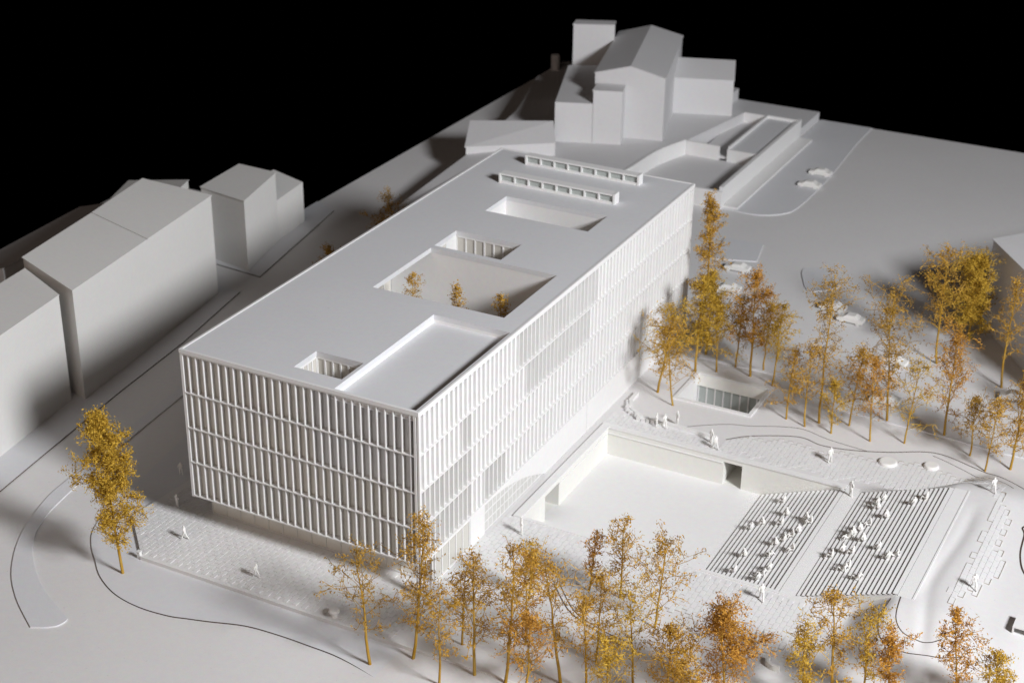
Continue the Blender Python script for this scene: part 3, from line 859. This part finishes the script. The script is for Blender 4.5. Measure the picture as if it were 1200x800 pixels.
# slim round turret
b = MB(); n = 20
for z in (-.1, 2.7, 2.95):
    for k in range(n):
        a = 2*math.pi*k/n; rr = .85 if z < 2.9 else .7
        b.v.append((rr*math.cos(a), rr*math.sin(a), z))
b.f = [tuple(range(2*n, 3*n))]
for q_ in range(2):
    for k in range(n): b.f.append((q_*n+k, q_*n+(k+1) % n, (q_+1)*n+(k+1) % n, (q_+1)*n+k))
tag(b.build('turret', M_HOUSE2, None, (-35.0, 155.5, PZ)), 'small round turret left of the church tower', 'turret')
# shed between the block and the church
e = empty('shed', (-25.4, 103.6, PZ), 'low wide shed with sloping roof just behind the long block', 'shed')
sh = [(-25.4, 103.6), (-13.8, 112.4), (-16.3, 116.5), (-28.0, 110.2)]
MB().prism([(x+25.4, y-103.6) for x, y in sh], -.1, [2.1, 2.1, 4.1, 4.1]).build('wall', M_HOUSE2, e)
roof_sheet(e, (-25.4, 103.6, PZ), [(-25.6, 103.5, 5.2), (-13.7, 112.4, 5.2), (-16.3, 116.7, 7.25), (-28.3, 110.2, 7.25)], .1, M_HOUSE2)
e = empty('low_wing', (-25.4, 90, PZ-3), 'long low wall block running beside the far end of the long block', 'building')
MB().prism([(0.6, -12), (4.6, -12), (4.4, 19), (0, 21.5)], 0, [2.6, 3.6, 4.4, 4.4]).build('wall', M_HOUSE2, e)

# ------------------------------------------------ walled garden right of the church
wg = empty('walled_garden', (15.3, 111.6, -.5), 'walled sunken garden with an open roofed bay beside the church terrace', 'garden')
def wgp(mb, name, mat=M_HOUSE2):
    mb.v = [(x-15.3, y-111.6, z+.5) for x, y, z in mb.v]
    return mb.build(name, mat, wg)
wgp(MB().box(14.7, 15.3, 112.2, 150, -.5, 3.0), 'wall', M_WHITE)
wgp(MB().box(-.2, 15.3, 111.6, 112.2, -.5, 2.4), 'wall', M_WHITE)
wgp(MB().box(-1.5, 14.7, 112.2, 130, .2, .6), 'floor')
b = MB()
edge = smooth([(-1.2, 109), (-.7, 113.3), (-.1, 122.3), (1.9, 129.6)], 5)
b.strip(edge, .35, 3.25, lambda x, y: 0.)
wgp(b, 'curved_wall', M_WHITE)
wgp(MB().box(1.9, 7.9, 129.8, 130.2, .5, 3.0), 'wall', M_WHITE)
wgp(MB().box(9.3, 14.7, 129.8, 130.2, .5, 2.7), 'wall', M_WHITE)
wgp(MB().box(9.3, 9.6, 130.2, 148.8, .5, 3.1), 'wall', M_WHITE)
wgp(MB().box(9.6, 14.7, 130.2, 148.8, 2.3, 2.6), 'bay_roof', M_ROOF)
wgp(MB().box(9.3, 15.0, 148.8, 149.2, .5, 3.1), 'wall', M_WHITE)
wgp(MB().box(4, 9.3, 130.2, 149, .8, 1.2), 'upper_floor')
wgp(MB().box(5.0, 9.3, 148.7, 149.1, .5, 3.0), 'wall', M_WHITE)
wgp(MB().box(15.32, 17.7, 112.5, 149.3, -.5, -.05), 'planting_strip', M_WHITE)

# =====================================================================
# cars
# =====================================================================
def make_car_mesh():
    """side profile swept across the width, narrowed at the cabin"""
    prof_ = [(-2.1, .30), (-2.15, .62), (-2.05, .85), (-1.2, .98), (-.65, 1.42), (.75, 1.46), (1.45, 1.02), (2.05, .90), (2.15, .6), (2.1, .30)]
    b = MB(); n = len(prof_)
    for y, ins in ((-.85, 0), (-.80, .02), (.80, .02), (.85, 0)):
        for (x, z) in prof_:
            yy = y*(.80 if z > 1.2 else 1.0)
            b.v.append((x, yy if abs(y) > .8 else yy, z + (.03 if abs(y) < .82 and z > .8 else 0)))
    for s_ in range(3):
        for i in range(n):
            a = s_*n+i; c = s_*n+(i+1) % n
            b.f.append((a, a+n, c+n, c))
    b.f.append(tuple(range(n))); b.f.append(tuple(range(4*n-1, 3*n-1, -1)))
    return b
car_body = make_car_mesh().mesh('body'); car_body.materials.append(M_FIGURE)
wb = MB(); n = 12
for y in (-.12, .12):
    for k in range(n):
        a = 2*math.pi*k/n; wb.v.append((.33*math.cos(a), y, .33*math.sin(a)))
wb.f = [tuple(range(n)), tuple(range(2*n-1, n-1, -1))]+[(k, n+k, n+(k+1) % n, (k+1) % n) for k in range(n)]
car_wheel = wb.mesh('wheel'); car_wheel.materials.append(M_FIGURE)
for (x, y, rz, lab) in ((24.1, 134.2, 0, 'farther of the two white model cars near the walled garden'),
                        (24.3, 127.9, 0, 'nearer of the two white model cars near the walled garden'),
                        (25.9, 90.8, .02, 'white model car behind the far end of the long block'),
                        (27.2, 83.5, .05, 'white model car half hidden by the rust trees at the block corner'),
                        (45.2, 82.0, -.05, 'white model car alone in the open street behind the trees'),
                        (41.9, 84.6, -.02, 'white model car partly behind the tall umber tree'),
                        (53.6, 72.4, -.1, 'white model car seen through the wide umber crown'),
                        (55.8, 61.0, .0, 'white model car parked along the kerb behind the garden trees'),
                        (69.2, 70.2, .1, 'white model car in front of the grey house at the right')):
    z = ground_z(x, y)
    c = empty('model_car', (x, y, z), lab, 'car', 'white model cars', rz)
    c.scale = (.84, .88, .78)
    link('body', car_body, None, c)
    for wx in (-1.35, 1.35):
        for wy in (-.75, .75):
            link('wheel', car_wheel, None, c, (wx, wy, .33))

# small shelter and slot bench at the right edge
e = empty('park_shelter', (80.6, 18.9, ground_z(80.6, 18.9)), 'small white canopy box at the lower right picture edge', 'shelter')
MB().box(-.9, 1.5, -1.1, 1.1, .7, .85).build('roof', M_WHITE, e)
MB().box(-.9, -.75, -1.1, 1.1, -.3, .7).build('wall', M_WHITE, e)
MB().box(.7, .85, -1.0, 1.0, -.3, .7).build('wall', M_WHITE, e)
e = empty('curved_bench', (40.8, 1.2, 0), 'low curved white bench among the front trees', 'bench')
b = MB()
b.strip(smooth([(-1.4, -.3), (-.4, .25), (.7, .2), (1.5, -.5)], 5), .6, .5, lambda x, y: 0.)
b.build('seat', M_FIGURE, e)
e = empty('curved_bench', (61.0, 6.2, 0), 'small curved white bench at the edge of the front paving', 'bench')
b = MB(); b.strip(smooth([(-.6, .5), (-.5, -.2), (.1, -.6), (.8, -.6)], 5), .3, .55, lambda x, y: 0.); b.build('seat', M_FIGURE, e)
e = empty('low_bollard', (-1.4, -6.9, -.03), 'little post at the left end of the plaza wall', 'post')
MB().box(-.25, .1, -.45, -.1, -.4, .45).build('shaft', M_WHITE, e)
MB().box(-.3, .15, -.5, -.05, .45, .52).build('cap', M_WHITE, e)
bench = empty('round_stool', (21.5, -6.5, 0), 'small white stool near the plaza wall in front of the facade', 'stool')
b = MB(); n = 14
for (rr, z) in ((.35, -.03), (.3, .3), (.55, .45), (.6, .62), (.45, .8), (.2, .86)):
    for k in range(n): b.v.append((rr*math.cos(2*math.pi*k/n), rr*math.sin(2*math.pi*k/n), z))
for q_ in range(5):
    for k in range(n): b.f.append((q_*n+k, q_*n+(k+1) % n, (q_+1)*n+(k+1) % n, (q_+1)*n+k))
b.f.append(tuple(range(5*n, 6*n)))
b.build('seat', M_FIGURE, bench)

# =====================================================================
# figures: one continuous skinned body per pose
# =====================================================================
def skin_body(name, joints, bones):
    me = bpy.data.meshes.new(name+'_skeleton')
    names = list(joints)
    me.from_pydata([joints[k][0] for k in names], [(names.index(a), names.index(c)) for a, c in bones], [])
    ob = bpy.data.objects.new(name+'_skeleton', me)
    col.objects.link(ob)
    md = ob.modifiers.new('skin', 'SKIN'); md.use_smooth_shade = True
    sv = me.skin_vertices[0].data
    for i, k in enumerate(names):
        r_ = joints[k][1]
        sv[i].radius = (r_, r_) if not isinstance(r_, tuple) else r_
        sv[i].use_root = (k == 'pelvis')
    s2 = ob.modifiers.new('sub', 'SUBSURF'); s2.levels = 1; s2.render_levels = 1
    dg = bpy.context.evaluated_depsgraph_get()
    out = bpy.data.meshes.new_from_object(ob.evaluated_get(dg))
    out.name = name
    bpy.data.objects.remove(ob); bpy.data.meshes.remove(me)
    out.materials.clear(); out.materials.append(M_FIGURE)
    return out
BONES = [('pelvis', 'chest'), ('chest', 'neck'), ('neck', 'head'), ('head', 'crown'),
         ('chest', 'sh_l'), ('sh_l', 'el_l'), ('el_l', 'ha_l'), ('chest', 'sh_r'), ('sh_r', 'el_r'), ('el_r', 'ha_r'),
         ('pelvis', 'hip_l'), ('hip_l', 'kn_l'), ('kn_l', 'an_l'), ('an_l', 'to_l'),
         ('pelvis', 'hip_r'), ('hip_r', 'kn_r'), ('kn_r', 'an_r'), ('an_r', 'to_r')]
def figure(name, kind):
    """x is forward"""
    if kind == 'walk':
        J = dict(pelvis=((0, 0, .93), .15), chest=((.03, 0, 1.30), .17), neck=((.04, 0, 1.52), .075), head=((.06, 0, 1.64), .11), crown=((.05, 0, 1.76), .09),
                 sh_l=((.03, .20, 1.42), .075), el_l=((-.12, .27, 1.15), .055), ha_l=((-.02, .28, .90), .05),
                 sh_r=((.03, -.20, 1.42), .075), el_r=((.12, -.27, 1.16), .055), ha_r=((.32, -.25, 1.02), .05),
                 hip_l=((0, .10, .86), .11), kn_l=((.22, .11, .50), .08), an_l=((.30, .11, .08), .06), to_l=((.48, .12, .05), .05),
                 hip_r=((0, -.10, .86), .11), kn_r=((-.08, -.11, .48), .08), an_r=((-.36, -.11, .12), .06), to_r=((-.26, -.12, .04), .05))
    elif kind == 'stand':
        J = dict(pelvis=((0, 0, .93), .16), chest=((0, 0, 1.30), .18), neck=((.01, 0, 1.52), .075), head=((.03, 0, 1.64), .115), crown=((.02, 0, 1.76), .09),
                 sh_l=((0, .21, 1.42), .08), el_l=((-.03, .30, 1.14), .06), ha_l=((.10, .30, .92), .05),
                 sh_r=((0, -.21, 1.42), .08), el_r=((.02, -.32, 1.18), .06), ha_r=((.16, -.14, 1.12), .05),
                 hip_l=((0, .11, .86), .12), kn_l=((.03, .14, .48), .085), an_l=((.0, .16, .08), .065), to_l=((.18, .18, .05), .05),
                 hip_r=((0, -.11, .86), .12), kn_r=((.02, -.14, .48), .085), an_r=((-.02, -.17, .08), .065), to_r=((.16, -.20, .05), .05))
    else:
        lean = {'sit': 0.0, 'sit_back': -.22, 'sit_forward': .2}[kind]
        J = dict(pelvis=((0, 0, .15), .17), chest=((lean, 0, .55), .18), neck=((lean*1.25, 0, .76), .075), head=((lean*1.25+.03, 0, .88), .12), crown=((lean*1.25+.02, 0, 1.0), .09),
                 sh_l=((lean*1.1, .22, .66), .08), el_l=((lean+.02 if lean >= 0 else lean-.16, .33, .38), .06), ha_l=((.26 if lean >= 0 else -.32, .27, .28 if lean >= 0 else .10), .055),
                 sh_r=((lean*1.1, -.22, .66), .08), el_r=((lean+.02 if lean >= 0 else lean-.16, -.33, .40), .06), ha_r=((.30, -.22, .36 if lean >= 0 else .25), .055),
                 hip_l=((.06, .12, .14), .12), kn_l=((.48, .18, .30), .09), an_l=((.56, .18, -.12), .065), to_l=((.74, .19, -.16), .05),
                 hip_r=((.06, -.12, .14), .12), kn_r=((.50, -.15, .27), .09), an_r=((.62, -.16, -.13), .065), to_r=((.80, -.17, -.16), .05))
    return skin_body(name, J, BONES)
POSE = {k: figure('person_'+k, k) for k in ('walk', 'stand', 'sit', 'sit_back', 'sit_forward')}

def person(kind, x, y, z, rz, label, group, s=1.0):
    o = link('person', POSE[kind], None, None, (x, y, z), rz)
    o.scale = (s*1.12, s*1.12, s)
    tag(o, label, 'person', group)
    return o
GS = 'standing figures'
for (k, x, y, rz, lab, s_) in [
    ('walk', .8, -2.7, 3.3, 'white figure walking on the plaza near the left end of the facade', 1.0),
    ('walk', 11.2, -4.8, -.2, 'white figure walking on the open plaza before the middle of the front facade', 1.0),
    ('stand', -3.8, 1.9, 1.2, 'white figure standing in shade left of the building corner', 1.0),
    ('stand', -7.5, 7.3, 1.9, 'white figure in deep shade on the side street beside the building', 1.0),
    ('stand', 30.7, 14.6, .6, 'white figure standing at the corner of the sunken courtyard coping', 1.25),
    ('walk', 56.6, 15.3, 2.0, 'white figure with wide stride in front of the lower flight of steps', 1.3),
    ('stand', 58.6, 8.1, .4, 'left one of two white figures together below the steps', 1.1),
    ('walk', 59.3, 8.3, 3.5, 'right one of two white figures together below the steps', 1.2),
    ('walk', 42.0, 40.7, 2.6, 'white figure walking above the passage in the courtyard back wall', 1.1),
    ('stand', 41.0, 41.9, 4.0, 'white figure standing at the end of the garden bench', 1.1),
    ('stand', 54.3, 44.1, -.5, 'white figure standing alone behind the back wall of the courtyard', 1.2),
    ('stand', 58.5, 38.2, .9, 'white figure at the head of the landing between the two flights', 1.2),
    ('walk', 72.8, 40.5, 2.1, 'white figure walking at the upper right of the stepped seating', 1.1),
    ('walk', 75.1, 22.2, -1.0, 'white figure on the paving right of the stepped seating, near the front', 1.1),
    ('stand', 34.0, 42.4, .3, 'first white figure from the facade beside the notched garden wall', 1.1),
    ('walk', 35.0, 42.5, 2.3, 'second white figure from the facade beside the notched garden wall', 1.1),
    ('stand', 36.0, 43.9, 3.8, 'white figure standing just inside the notched garden wall', 1.15),
]:
    z = paver_top(x, y)+.05
    if 57.6 < x < 59.4 and 17 < y < 39: z = 0.06
    person(k, x, y, z, rz, lab, GS, min(1.12, s_*.93))
ordn = ['first', 'second', 'third', 'fourth', 'fifth', 'sixth', 'seventh', 'eighth', 'ninth', 'tenth', 'eleventh', 'twelfth', 'thirteenth', 'fourteenth', 'fifteenth', 'sixteenth']
lower = [(51.88, 37.05), (53.01, 33.93), (53.04, 31.76), (51.1, 32.18), (49.87, 31.07), (56.22, 31.72), (55.12, 28.88), (54.13, 27.27), (56.54, 25.83), (51.55, 25.15), (54.24, 24.72), (51.83, 21.8), (55.06, 21.85), (54.64, 20.92), (54.9, 19.94), (55.6, 29.6), (56.0, 32.6), (54.6, 27.9)]
upper = [(62.59, 37.02), (62.71, 35.38), (64.07, 33.11), (65.92, 35.91), (66.84, 37.06), (62.51, 31.7), (62.03, 30.53), (63.01, 28.24), (60.98, 29.09), (62.35, 25.81), (60.75, 25.27), (65.03, 26.43), (66.21, 24.41), (62.25, 22.43), (64.19, 20.6), (62.02, 36.36), (61.7, 29.9), (66.9, 24.9), (61.4, 26.0), (62.9, 22.9)]
pr = random.Random(21)
ordn += ['seventeenth', 'eighteenth', 'nineteenth', 'twentieth']
def seat_row(pts, x0, x1, z0, z1, n, nm):
    dx, dz = (x1-x0)/n, (z1-z0)/n
    for i, (x, y) in enumerate(sorted(pts, key=lambda p: -p[1])):
        k = min(max(int((x-x0)/dx), 0), n-1)
        z = z0+(k+1)*dz
        kind = pr.choice(['sit', 'sit', 'sit_back', 'sit_forward'])
        person(kind, x0+(k+.45)*dx, y, z, math.pi+pr.uniform(-.7, .7), 'white seated figure, %s from the back wall on the %s flight of steps' % (ordn[i], nm), 'seated figures on the %s flight' % nm, .95)
seat_row(lower, XL0, XL1, -3.5, 0, NL, 'lower')
seat_row(upper, XU0, XU1, 0, 3.5, NU, 'upper')

# =====================================================================
# trees
# =====================================================================
def tube(V, F, pts, radii, sides=5):
    base = len(V)
    pts = [np.array(p, float) for p in pts]
    for i, p in enumerate(pts):
        d = pts[min(i+1, len(pts)-1)]-pts[max(i-1, 0)]
        d = d/(np.linalg.norm(d)+1e-9)
        a = np.cross(d, (0, 0, 1.) if abs(d[2]) < .9 else (1., 0, 0)); a /= np.linalg.norm(a)
        c = np.cross(d, a)
        for k in range(sides):
            t = 2*math.pi*k/sides
            V.append(tuple(p+radii[i]*(a*math.cos(t)+c*math.sin(t))))
    for i in range(len(pts)-1):
        for k in range(sides):
            F.append((base+i*sides+k, base+i*sides+(k+1) % sides, base+(i+1)*sides+(k+1) % sides, base+(i+1)*sides+k))

def make_tree(name, x, y, h, rad, seed, mat, label, group, cb=.3, lean=(0, 0), dens=1.0, z=None, shape='oval', trunk_r=.15):
    R = np.random.default_rng(seed)
    z0 = (ground_z(x, y) if z is None else z)-.05
    root = empty('model_tree', (x, y, z0), label, 'tree', group)
    # trunk
    n = 9
    tp = []
    wob = np.cumsum(R.normal(0, .055*h/12, (n, 2)), axis=0)
    for i in range(n):
        t = i/(n-1)
        tp.append((lean[0]*t+wob[i][0]*(t > 0), lean[1]*t+wob[i][1]*(t > 0), t*h*.95))
    tp = np.array(tp)
    tr = [trunk_r*(1-.8*i/(n-1)) for i in range(n)]
    V, F = [], []
    tube(V, F, tp, tr, 6)
    def at(t):
        u = t*(n-1); i = min(int(u), n-2)
        return tp[i]+(tp[i+1]-tp[i])*(u-i)
    CV, CF = [], []
    tips = []
    nb = int(round((12+h*.85)*dens**.5))
    for bidx in range(nb):
        t = cb+(1-cb)*((bidx+R.random())/nb)**.9
        u = (t-cb)/(1-cb)
        if shape == 'oval': pr_ = math.sin(math.pi*min(1, .18+.80*u))**.7
        elif shape == 'column': pr_ = .55+.45*math.sin(math.pi*min(1, .15+.8*u))
        elif shape == 'top': pr_ = .35+.75*sm(u*1.3)*(1 if u < .85 else .7)
        else: pr_ = 1-.75*u
        L_ = rad*1.5*pr_*R.uniform(.6, 1.12)
        az = bidx*2.399+R.normal(0, .4)
        el = math.radians(R.uniform(18, 58)+25*u)
        p = at(t).copy()
        d = np.array([math.cos(az)*math.cos(el), math.sin(az)*math.cos(el), math.sin(el)])
        pts = [p.copy()]
        for s_ in range(4):
            d = d+R.normal(0, .20, 3); d[2] += .03; d /= np.linalg.norm(d)
            p = p+d*L_/4*1.08
            pts.append(p.copy())
        r0 = max(.03, trunk_r*.38*(1-t*.5))
        tube(V, F, pts, [r0, r0*.8, r0*.6, r0*.45, r0*.3], 4)
        ns = max(3, int(round((4+L_*1.6)*dens**.6)))
        for k in range(ns):
            q_ = R.uniform(.25, 1.0)*4; i = min(int(q_), 3)
            sp = pts[i]+(pts[i+1]-pts[i])*(q_-i)
            dd = R.normal(0, 1, 3); dd[2] = dd[2]*.7+.15; dd /= np.linalg.norm(dd)
            l2 = L_*R.uniform(.18, .42)+.15
            m_ = sp+dd*l2*.55+R.normal(0, .06, 3); e_ = sp+dd*l2+R.normal(0, .10, 3)
            c1 = e_+R.normal(0, .16, 3)+np.array([0, 0, -.08]); tube(CV, CF, [sp, m_, e_, c1], [.036, .03, .025, .015], 3); tips.append((c1, .8))
            tips.append((sp+dd*l2*.5, .6)); tips.append((m_, .7)); tips.append((e_, 1.0))
        tips.append((pts[-1], 1.0)); tips.append((pts[-2], .7))
    tips.append((tp[-1], 1.0))
    # little leaf fragments in clumps round the twig ends
    C = np.array([t_[0] for t_ in tips]); Wt = np.array([t_[1] for t_ in tips])
    per = np.maximum(1, (Wt*R.gamma(.7, 3.7, len(C))*dens).astype(int))
    cen = np.repeat(C, per, axis=0)
    m = len(cen)
    spread = .13+.10*min(1.0, rad/3)
    cen = cen+R.normal(0, spread, (m, 3))
    a = R.normal(0, 1, (m, 3)); a /= np.linalg.norm(a, axis=1)[:, None]
    c = np.cross(a, R.normal(0, 1, (m, 3))); c /= np.linalg.norm(c, axis=1)[:, None]
    n3 = np.cross(a, c)
    la = R.uniform(.07, .20, m)[:, None]; lb = R.uniform(.03, .085, m)[:, None]
    bend = R.normal(0, .05, m)[:, None]
    v0 = cen-a*la; v1 = cen-c*lb+n3*bend; v2 = cen+a*la; v3 = cen+c*lb+n3*bend
    lv = np.stack([v0, v1, v2, v3], 1).reshape(-1, 3)
    off = len(CV)
    CV += [tuple(p) for p in lv]
    CF += [(off+4*i, off+4*i+1, off+4*i+2, off+4*i+3) for i in range(m)]
    me = bpy.data.meshes.new('trunk'); me.from_pydata(V, [], F); me.update()
    for p in me.polygons: p.use_smooth = True
    link('trunk', me, M_BARK, root)
    me = bpy.data.meshes.new('crown'); me.from_pydata(CV, [], CF); me.update()
    link('crown', me, mat, root)
    return root
O, G_, Ru, Um = M_LEAF
GF, GR, GC = 'trees in front of the building', 'trees in the garden beside the building', 'trees inside the roof court'
TREES = [
 # x, y, h, radius, material, crown base, lean, density, shape, label, group
 (-1.2, -10.1, 18.4, 2.55, G_, .16, (-1.3, -.3), 2.6, 'oval', 'dense golden model tree standing alone at the left of the plaza', GF),
 (28.2, -10.8, 12.6, 2.8, Um, .30, (-.9, -.3), .65, 'oval', 'sparse umber tree, leftmost of the row before the front corner', GF),
 (31.3, -8.3, 15.2, 2.3, O, .16, (.9, .6), 1.1, 'column', 'tall slim ochre tree standing directly before the bright building corner', GF),
 (35.4, -10.6, 10.0, 1.8, O, .3, (.3, .1), .6, 'column', 'small sparse ochre tree low at the bottom edge below the building corner', GF),
 (37.6, -8.0, 13.4, 2.4, O, .2, (-.5, .2), .8, 'oval', 'ochre tree left of the thickest front group', GF),
 (40.6, -7.7, 14.8, 2.6, O, .16, (.3, .2), .9, 'oval', 'tallest ochre tree in the middle of the front group', GF),
 (36.6, 4.7, 6.4, 1.1, G_, .2, (.3, .1), .8, 'column', 'thin short golden tree on the paving behind the front group', GF),
 (45.0, -5.4, 13.0, 2.7, O, .25, (-1.6, -.2), .75, 'top', 'leaning ochre tree with bare lower trunk in the front group', GF),
 (41.1, 8.8, 6.6, 1.0, Ru, .2, (.3, .2), .8, 'column', 'narrow rust tree just below the courtyard front edge, leftmost of three', GF),
 (44.3, 9.2, 8.6, 1.6, O, .2, (.0, .0), .9, 'column', 'slim ochre tree below the courtyard front edge, middle of three', GF),
 (49.2, 6.3, 9.8, 3.0, O, .2, (.5, .1), .85, 'oval', 'broad ochre tree below the courtyard front edge, rightmost of three', GF),
 (51.0, -2.8, 10.2, 2.3, G_, .35, (-.8, .1), .7, 'oval', 'golden tree with a straight bare stem at the bottom centre', GF),
 (47.7, -5.5, 10.0, 2.2, O, .3, (-.5, 0), .7, 'oval', 'ochre tree between the leaning tree and the straight-stemmed tree', GF),
 (43.2, -9.0, 9.0, 2.6, Ru, .2, (.2, .2), .9, 'oval', 'low rust tree at the bottom edge before the tallest front tree', GF),
 (46.6, -1.2, 9.6, 2.4, O, .2, (.2, .2), .8, 'oval', 'ochre tree half hidden behind the leaning tree in the front group', GF),
 (39.6, -1.8, 9.8, 2.2, Ru, .2, (.1, .2), .8, 'oval', 'rust tree on the paving right behind the tallest front tree', GF),
 (34.4, -4.6, 8.2, 1.9, O, .2, (.2, .2), .8, 'oval', 'small ochre tree between the building corner and the front group', GF),
 (50.4, -7.5, 7.6, 2.4, G_, .2, (.0, .2), .9, 'oval', 'low golden tree at the bottom edge under the straight-stemmed tree', GF),
 (56.8, -6.5, 7.4, 2.3, O, .2, (.0, .2), 1.0, 'oval', 'low ochre tree cut by the bottom edge left of the dense rust tree', GF),
 (54.6, -3.8, 8.4, 2.6, O, .2, (0, .2), 1.1, 'oval', 'low bushy ochre tree at the bottom edge right of centre', GF),
 (59.4, -1.7, 9.6, 3.2, Ru, .12, (-1.2, .1), 1.8, 'oval', 'dense rust orange tree at the bottom edge below the steps', GF),
 (65.3, 1.5, 8.6, 1.9, G_, .2, (-.5, 0), 1.1, 'column', 'slim golden tree at the bottom edge below the upper flight, leftmost of four', GF),
 (67.4, 3.8, 11.6, 2.2, O, .2, (-.7, .1), .9, 'oval', 'tallest ochre tree before the upper flight, second of four', GF),
 (69.7, 5.2, 10.0, 1.8, G_, .2, (-.3, .1), .9, 'column', 'slender golden tree by the ramp foot, third of four', GF),
 (72.0, 5.2, 6.8, 1.7, Ru, .35, (-.4, .1), 1.2, 'top', 'short rust tree by the ramp foot, rightmost of four', GF),
 (77.5, 7.8, 10.4, 2.0, Ru, .15, (-.9, .1), 1.1, 'oval', 'rust tree at the lower right beside the ramp', GF),
 (80.6, 8.1, 6.8, 1.5, G_, .2, (-.6, .1), 1.1, 'oval', 'small golden tree at the bottom right corner', GF),
 (33.7, 48.1, 10.6, 2.7, O, .22, (-1.2, .2), .95, 'oval', 'broad ochre tree on the lawn nearest the long facade', GR),
 (30.8, 50.3, 11.6, 2.6, G_, .2, (1.3, .2), .9, 'oval', 'golden tree touching the facade behind the nearest lawn tree', GR),
 (32.7, 57.7, 13.0, 2.1, G_, .2, (.2, .2), 1.0, 'oval', 'golden tree behind the left end of the light well', GR),
 (35.1, 58.8, 9.8, 2.2, G_, .2, (-.6, .2), 1.2, 'oval', 'bushy golden tree directly behind the light well', GR),
 (36.7, 61.2, 9.6, 1.8, Um, .25, (.1, .2), .8, 'oval', 'thin umber tree between the golden bush and the tall rust tree', GR),
 (39.2, 59.7, 14.2, 2.6, Ru, .25, (-.2, .3), 1.3, 'oval', 'tall rust orange tree behind the middle of the light well', GR),
 (40.1, 62.0, 9.6, 1.9, O, .25, (.3, .1), .8, 'oval', 'ochre tree at the right shoulder of the tall rust tree', GR),
 (42.4, 58.6, 11.0, 2.0, G_, .2, (.6, .2), .9, 'oval', 'slim golden tree at the right end of the light well', GR),
 (29.9, 66.8, 20.0, 2.0, O, .05, (-.3, .6), 1.7, 'column', 'very tall ochre tree hugging the far corner of the long block', GR),
 (31.8, 63.6, 11.5, 1.8, G_, .1, (.0, .4), 1.3, 'oval', 'golden tree at the foot of the very tall corner tree', GR),
 (46.7, 51.4, 9.0, 1.5, O, .15, (.3, .4), .8, 'column', 'thin ochre tree with leaning stem just right of the light well', GR),
 (49.2, 50.7, 10.8, 2.2, O, .25, (.2, .2), .7, 'oval', 'airy ochre tree second to the right of the light well', GR),
 (50.4, 52.3, 17.4, 2.8, Um, .45, (.1, .3), .8, 'top', 'very tall umber tree with flat crown and long bare stem', GR),
 (52.4, 50.6, 6.5, 1.5, G_, .2, (.0, .3), .9, 'oval', 'small golden tree at the foot of the very tall umber tree', GR),
 (53.7, 53.4, 10.2, 2.1, O, .2, (.6, .3), .9, 'oval', 'ochre tree between the small golden tree and the rust tree', GR),
 (56.9, 51.0, 10.4, 2.0, Ru, .25, (-.6, .2), .9, 'oval', 'rust tinted tree with forked foot at the middle of the garden row', GR),
 (57.3, 56.5, 14.0, 3.4, Um, .3, (-.7, .4), 1.1, 'top', 'wide umber tree with broad round crown behind the garden row', GR),
 (60.5, 52.4, 10.2, 2.3, G_, .15, (.6, .2), .7, 'oval', 'airy golden tree right of the rust tinted tree', GR),
 (58.4, 75.3, 16.0, 3.2, O, .25, (-.2, .4), .85, 'oval', 'tall ochre tree standing alone in the street by the grey house', GR),
 (60.4, 84.0, 11.6, 2.9, G_, .08, (-.3, .2), 2.2, 'oval', 'dense golden tree pressed against the corner of the grey house', GR),
 (64.1, 56.3, 13.0, 2.1, Ru, .2, (.0, .3), 1.1, 'column', 'tall rust tree on the kerb right of the airy golden tree', GR),
 (67.8, 53.2, 7.0, 1.9, Um, .3, (-.2, .2), .9, 'oval', 'short umber tree left of the pair on the right slope', GR),
 (70.1, 50.6, 8.7, 2.1, O, .25, (.2, .2), .8, 'oval', 'ochre tree nearest the path on the right slope', GR),
 (72.5, 52.3, 11.7, 2.3, O, .15, (.3, .2), 1.1, 'oval', 'ochre tree at the right picture edge above the path bend', GR),
 (67.1, 72.7, 14.6, 2.5, O, .3, (.1, .3), .7, 'oval', 'sparse ochre tree in front of the grey house wall', GR),
 (73.5, 66.0, 8.0, 2.0, O, .2, (.2, .2), .9, 'oval', 'small ochre tree at the right edge before the grey house', GR),
 (-13.6, 46.2, 12.2, 2.3, Um, .2, (0, 0), 1.0, 'oval', 'dark tree in the street shade, nearer one peeping over the roof edge', 'trees in the side street'),
 (-16.3, 65.4, 12.4, 2.5, Um, .2, (0, 0), 1.0, 'oval', 'dark tree in the street shade, farther one peeping over the roof edge', 'trees in the side street'),
]
for i, (x, y, h, rad, mat, cb, lean, dens, shp, lab, grp) in enumerate(TREES):
    make_tree('model_tree', x, y, h, rad*(1.2 if grp == GR and h < 14 else 1.0), 100+i, mat, lab, grp, cb, lean, dens, None, shp, .16 if h > 11 else .12)
for i, (x, y, h, rad, lab) in enumerate(((9.0, 30.0, 6.9, 1.35, 'sparse ochre tree inside the roof court, leftmost of three'),
                                         (14.6, 30.4, 6.7, 1.05, 'sparse ochre tree inside the roof court, middle of three'),
                                         (20.1, 29.9, 6.8, 1.35, 'sparse ochre tree inside the roof court, rightmost of three'))):
    make_tree('model_tree', x, y, h, rad, 300+i, O, lab, GC, .2, (-.2, 0), .75, 12.0, 'oval', .09)

# =====================================================================
# bring the layout (building metres) to the model's real size
# =====================================================================
sc_m = Matrix.Scale(S, 4)
for me in bpy.data.meshes:
    me.transform(sc_m)
for o in bpy.data.objects:
    if o.type in ('MESH', 'EMPTY'):
        o.location = o.location * S
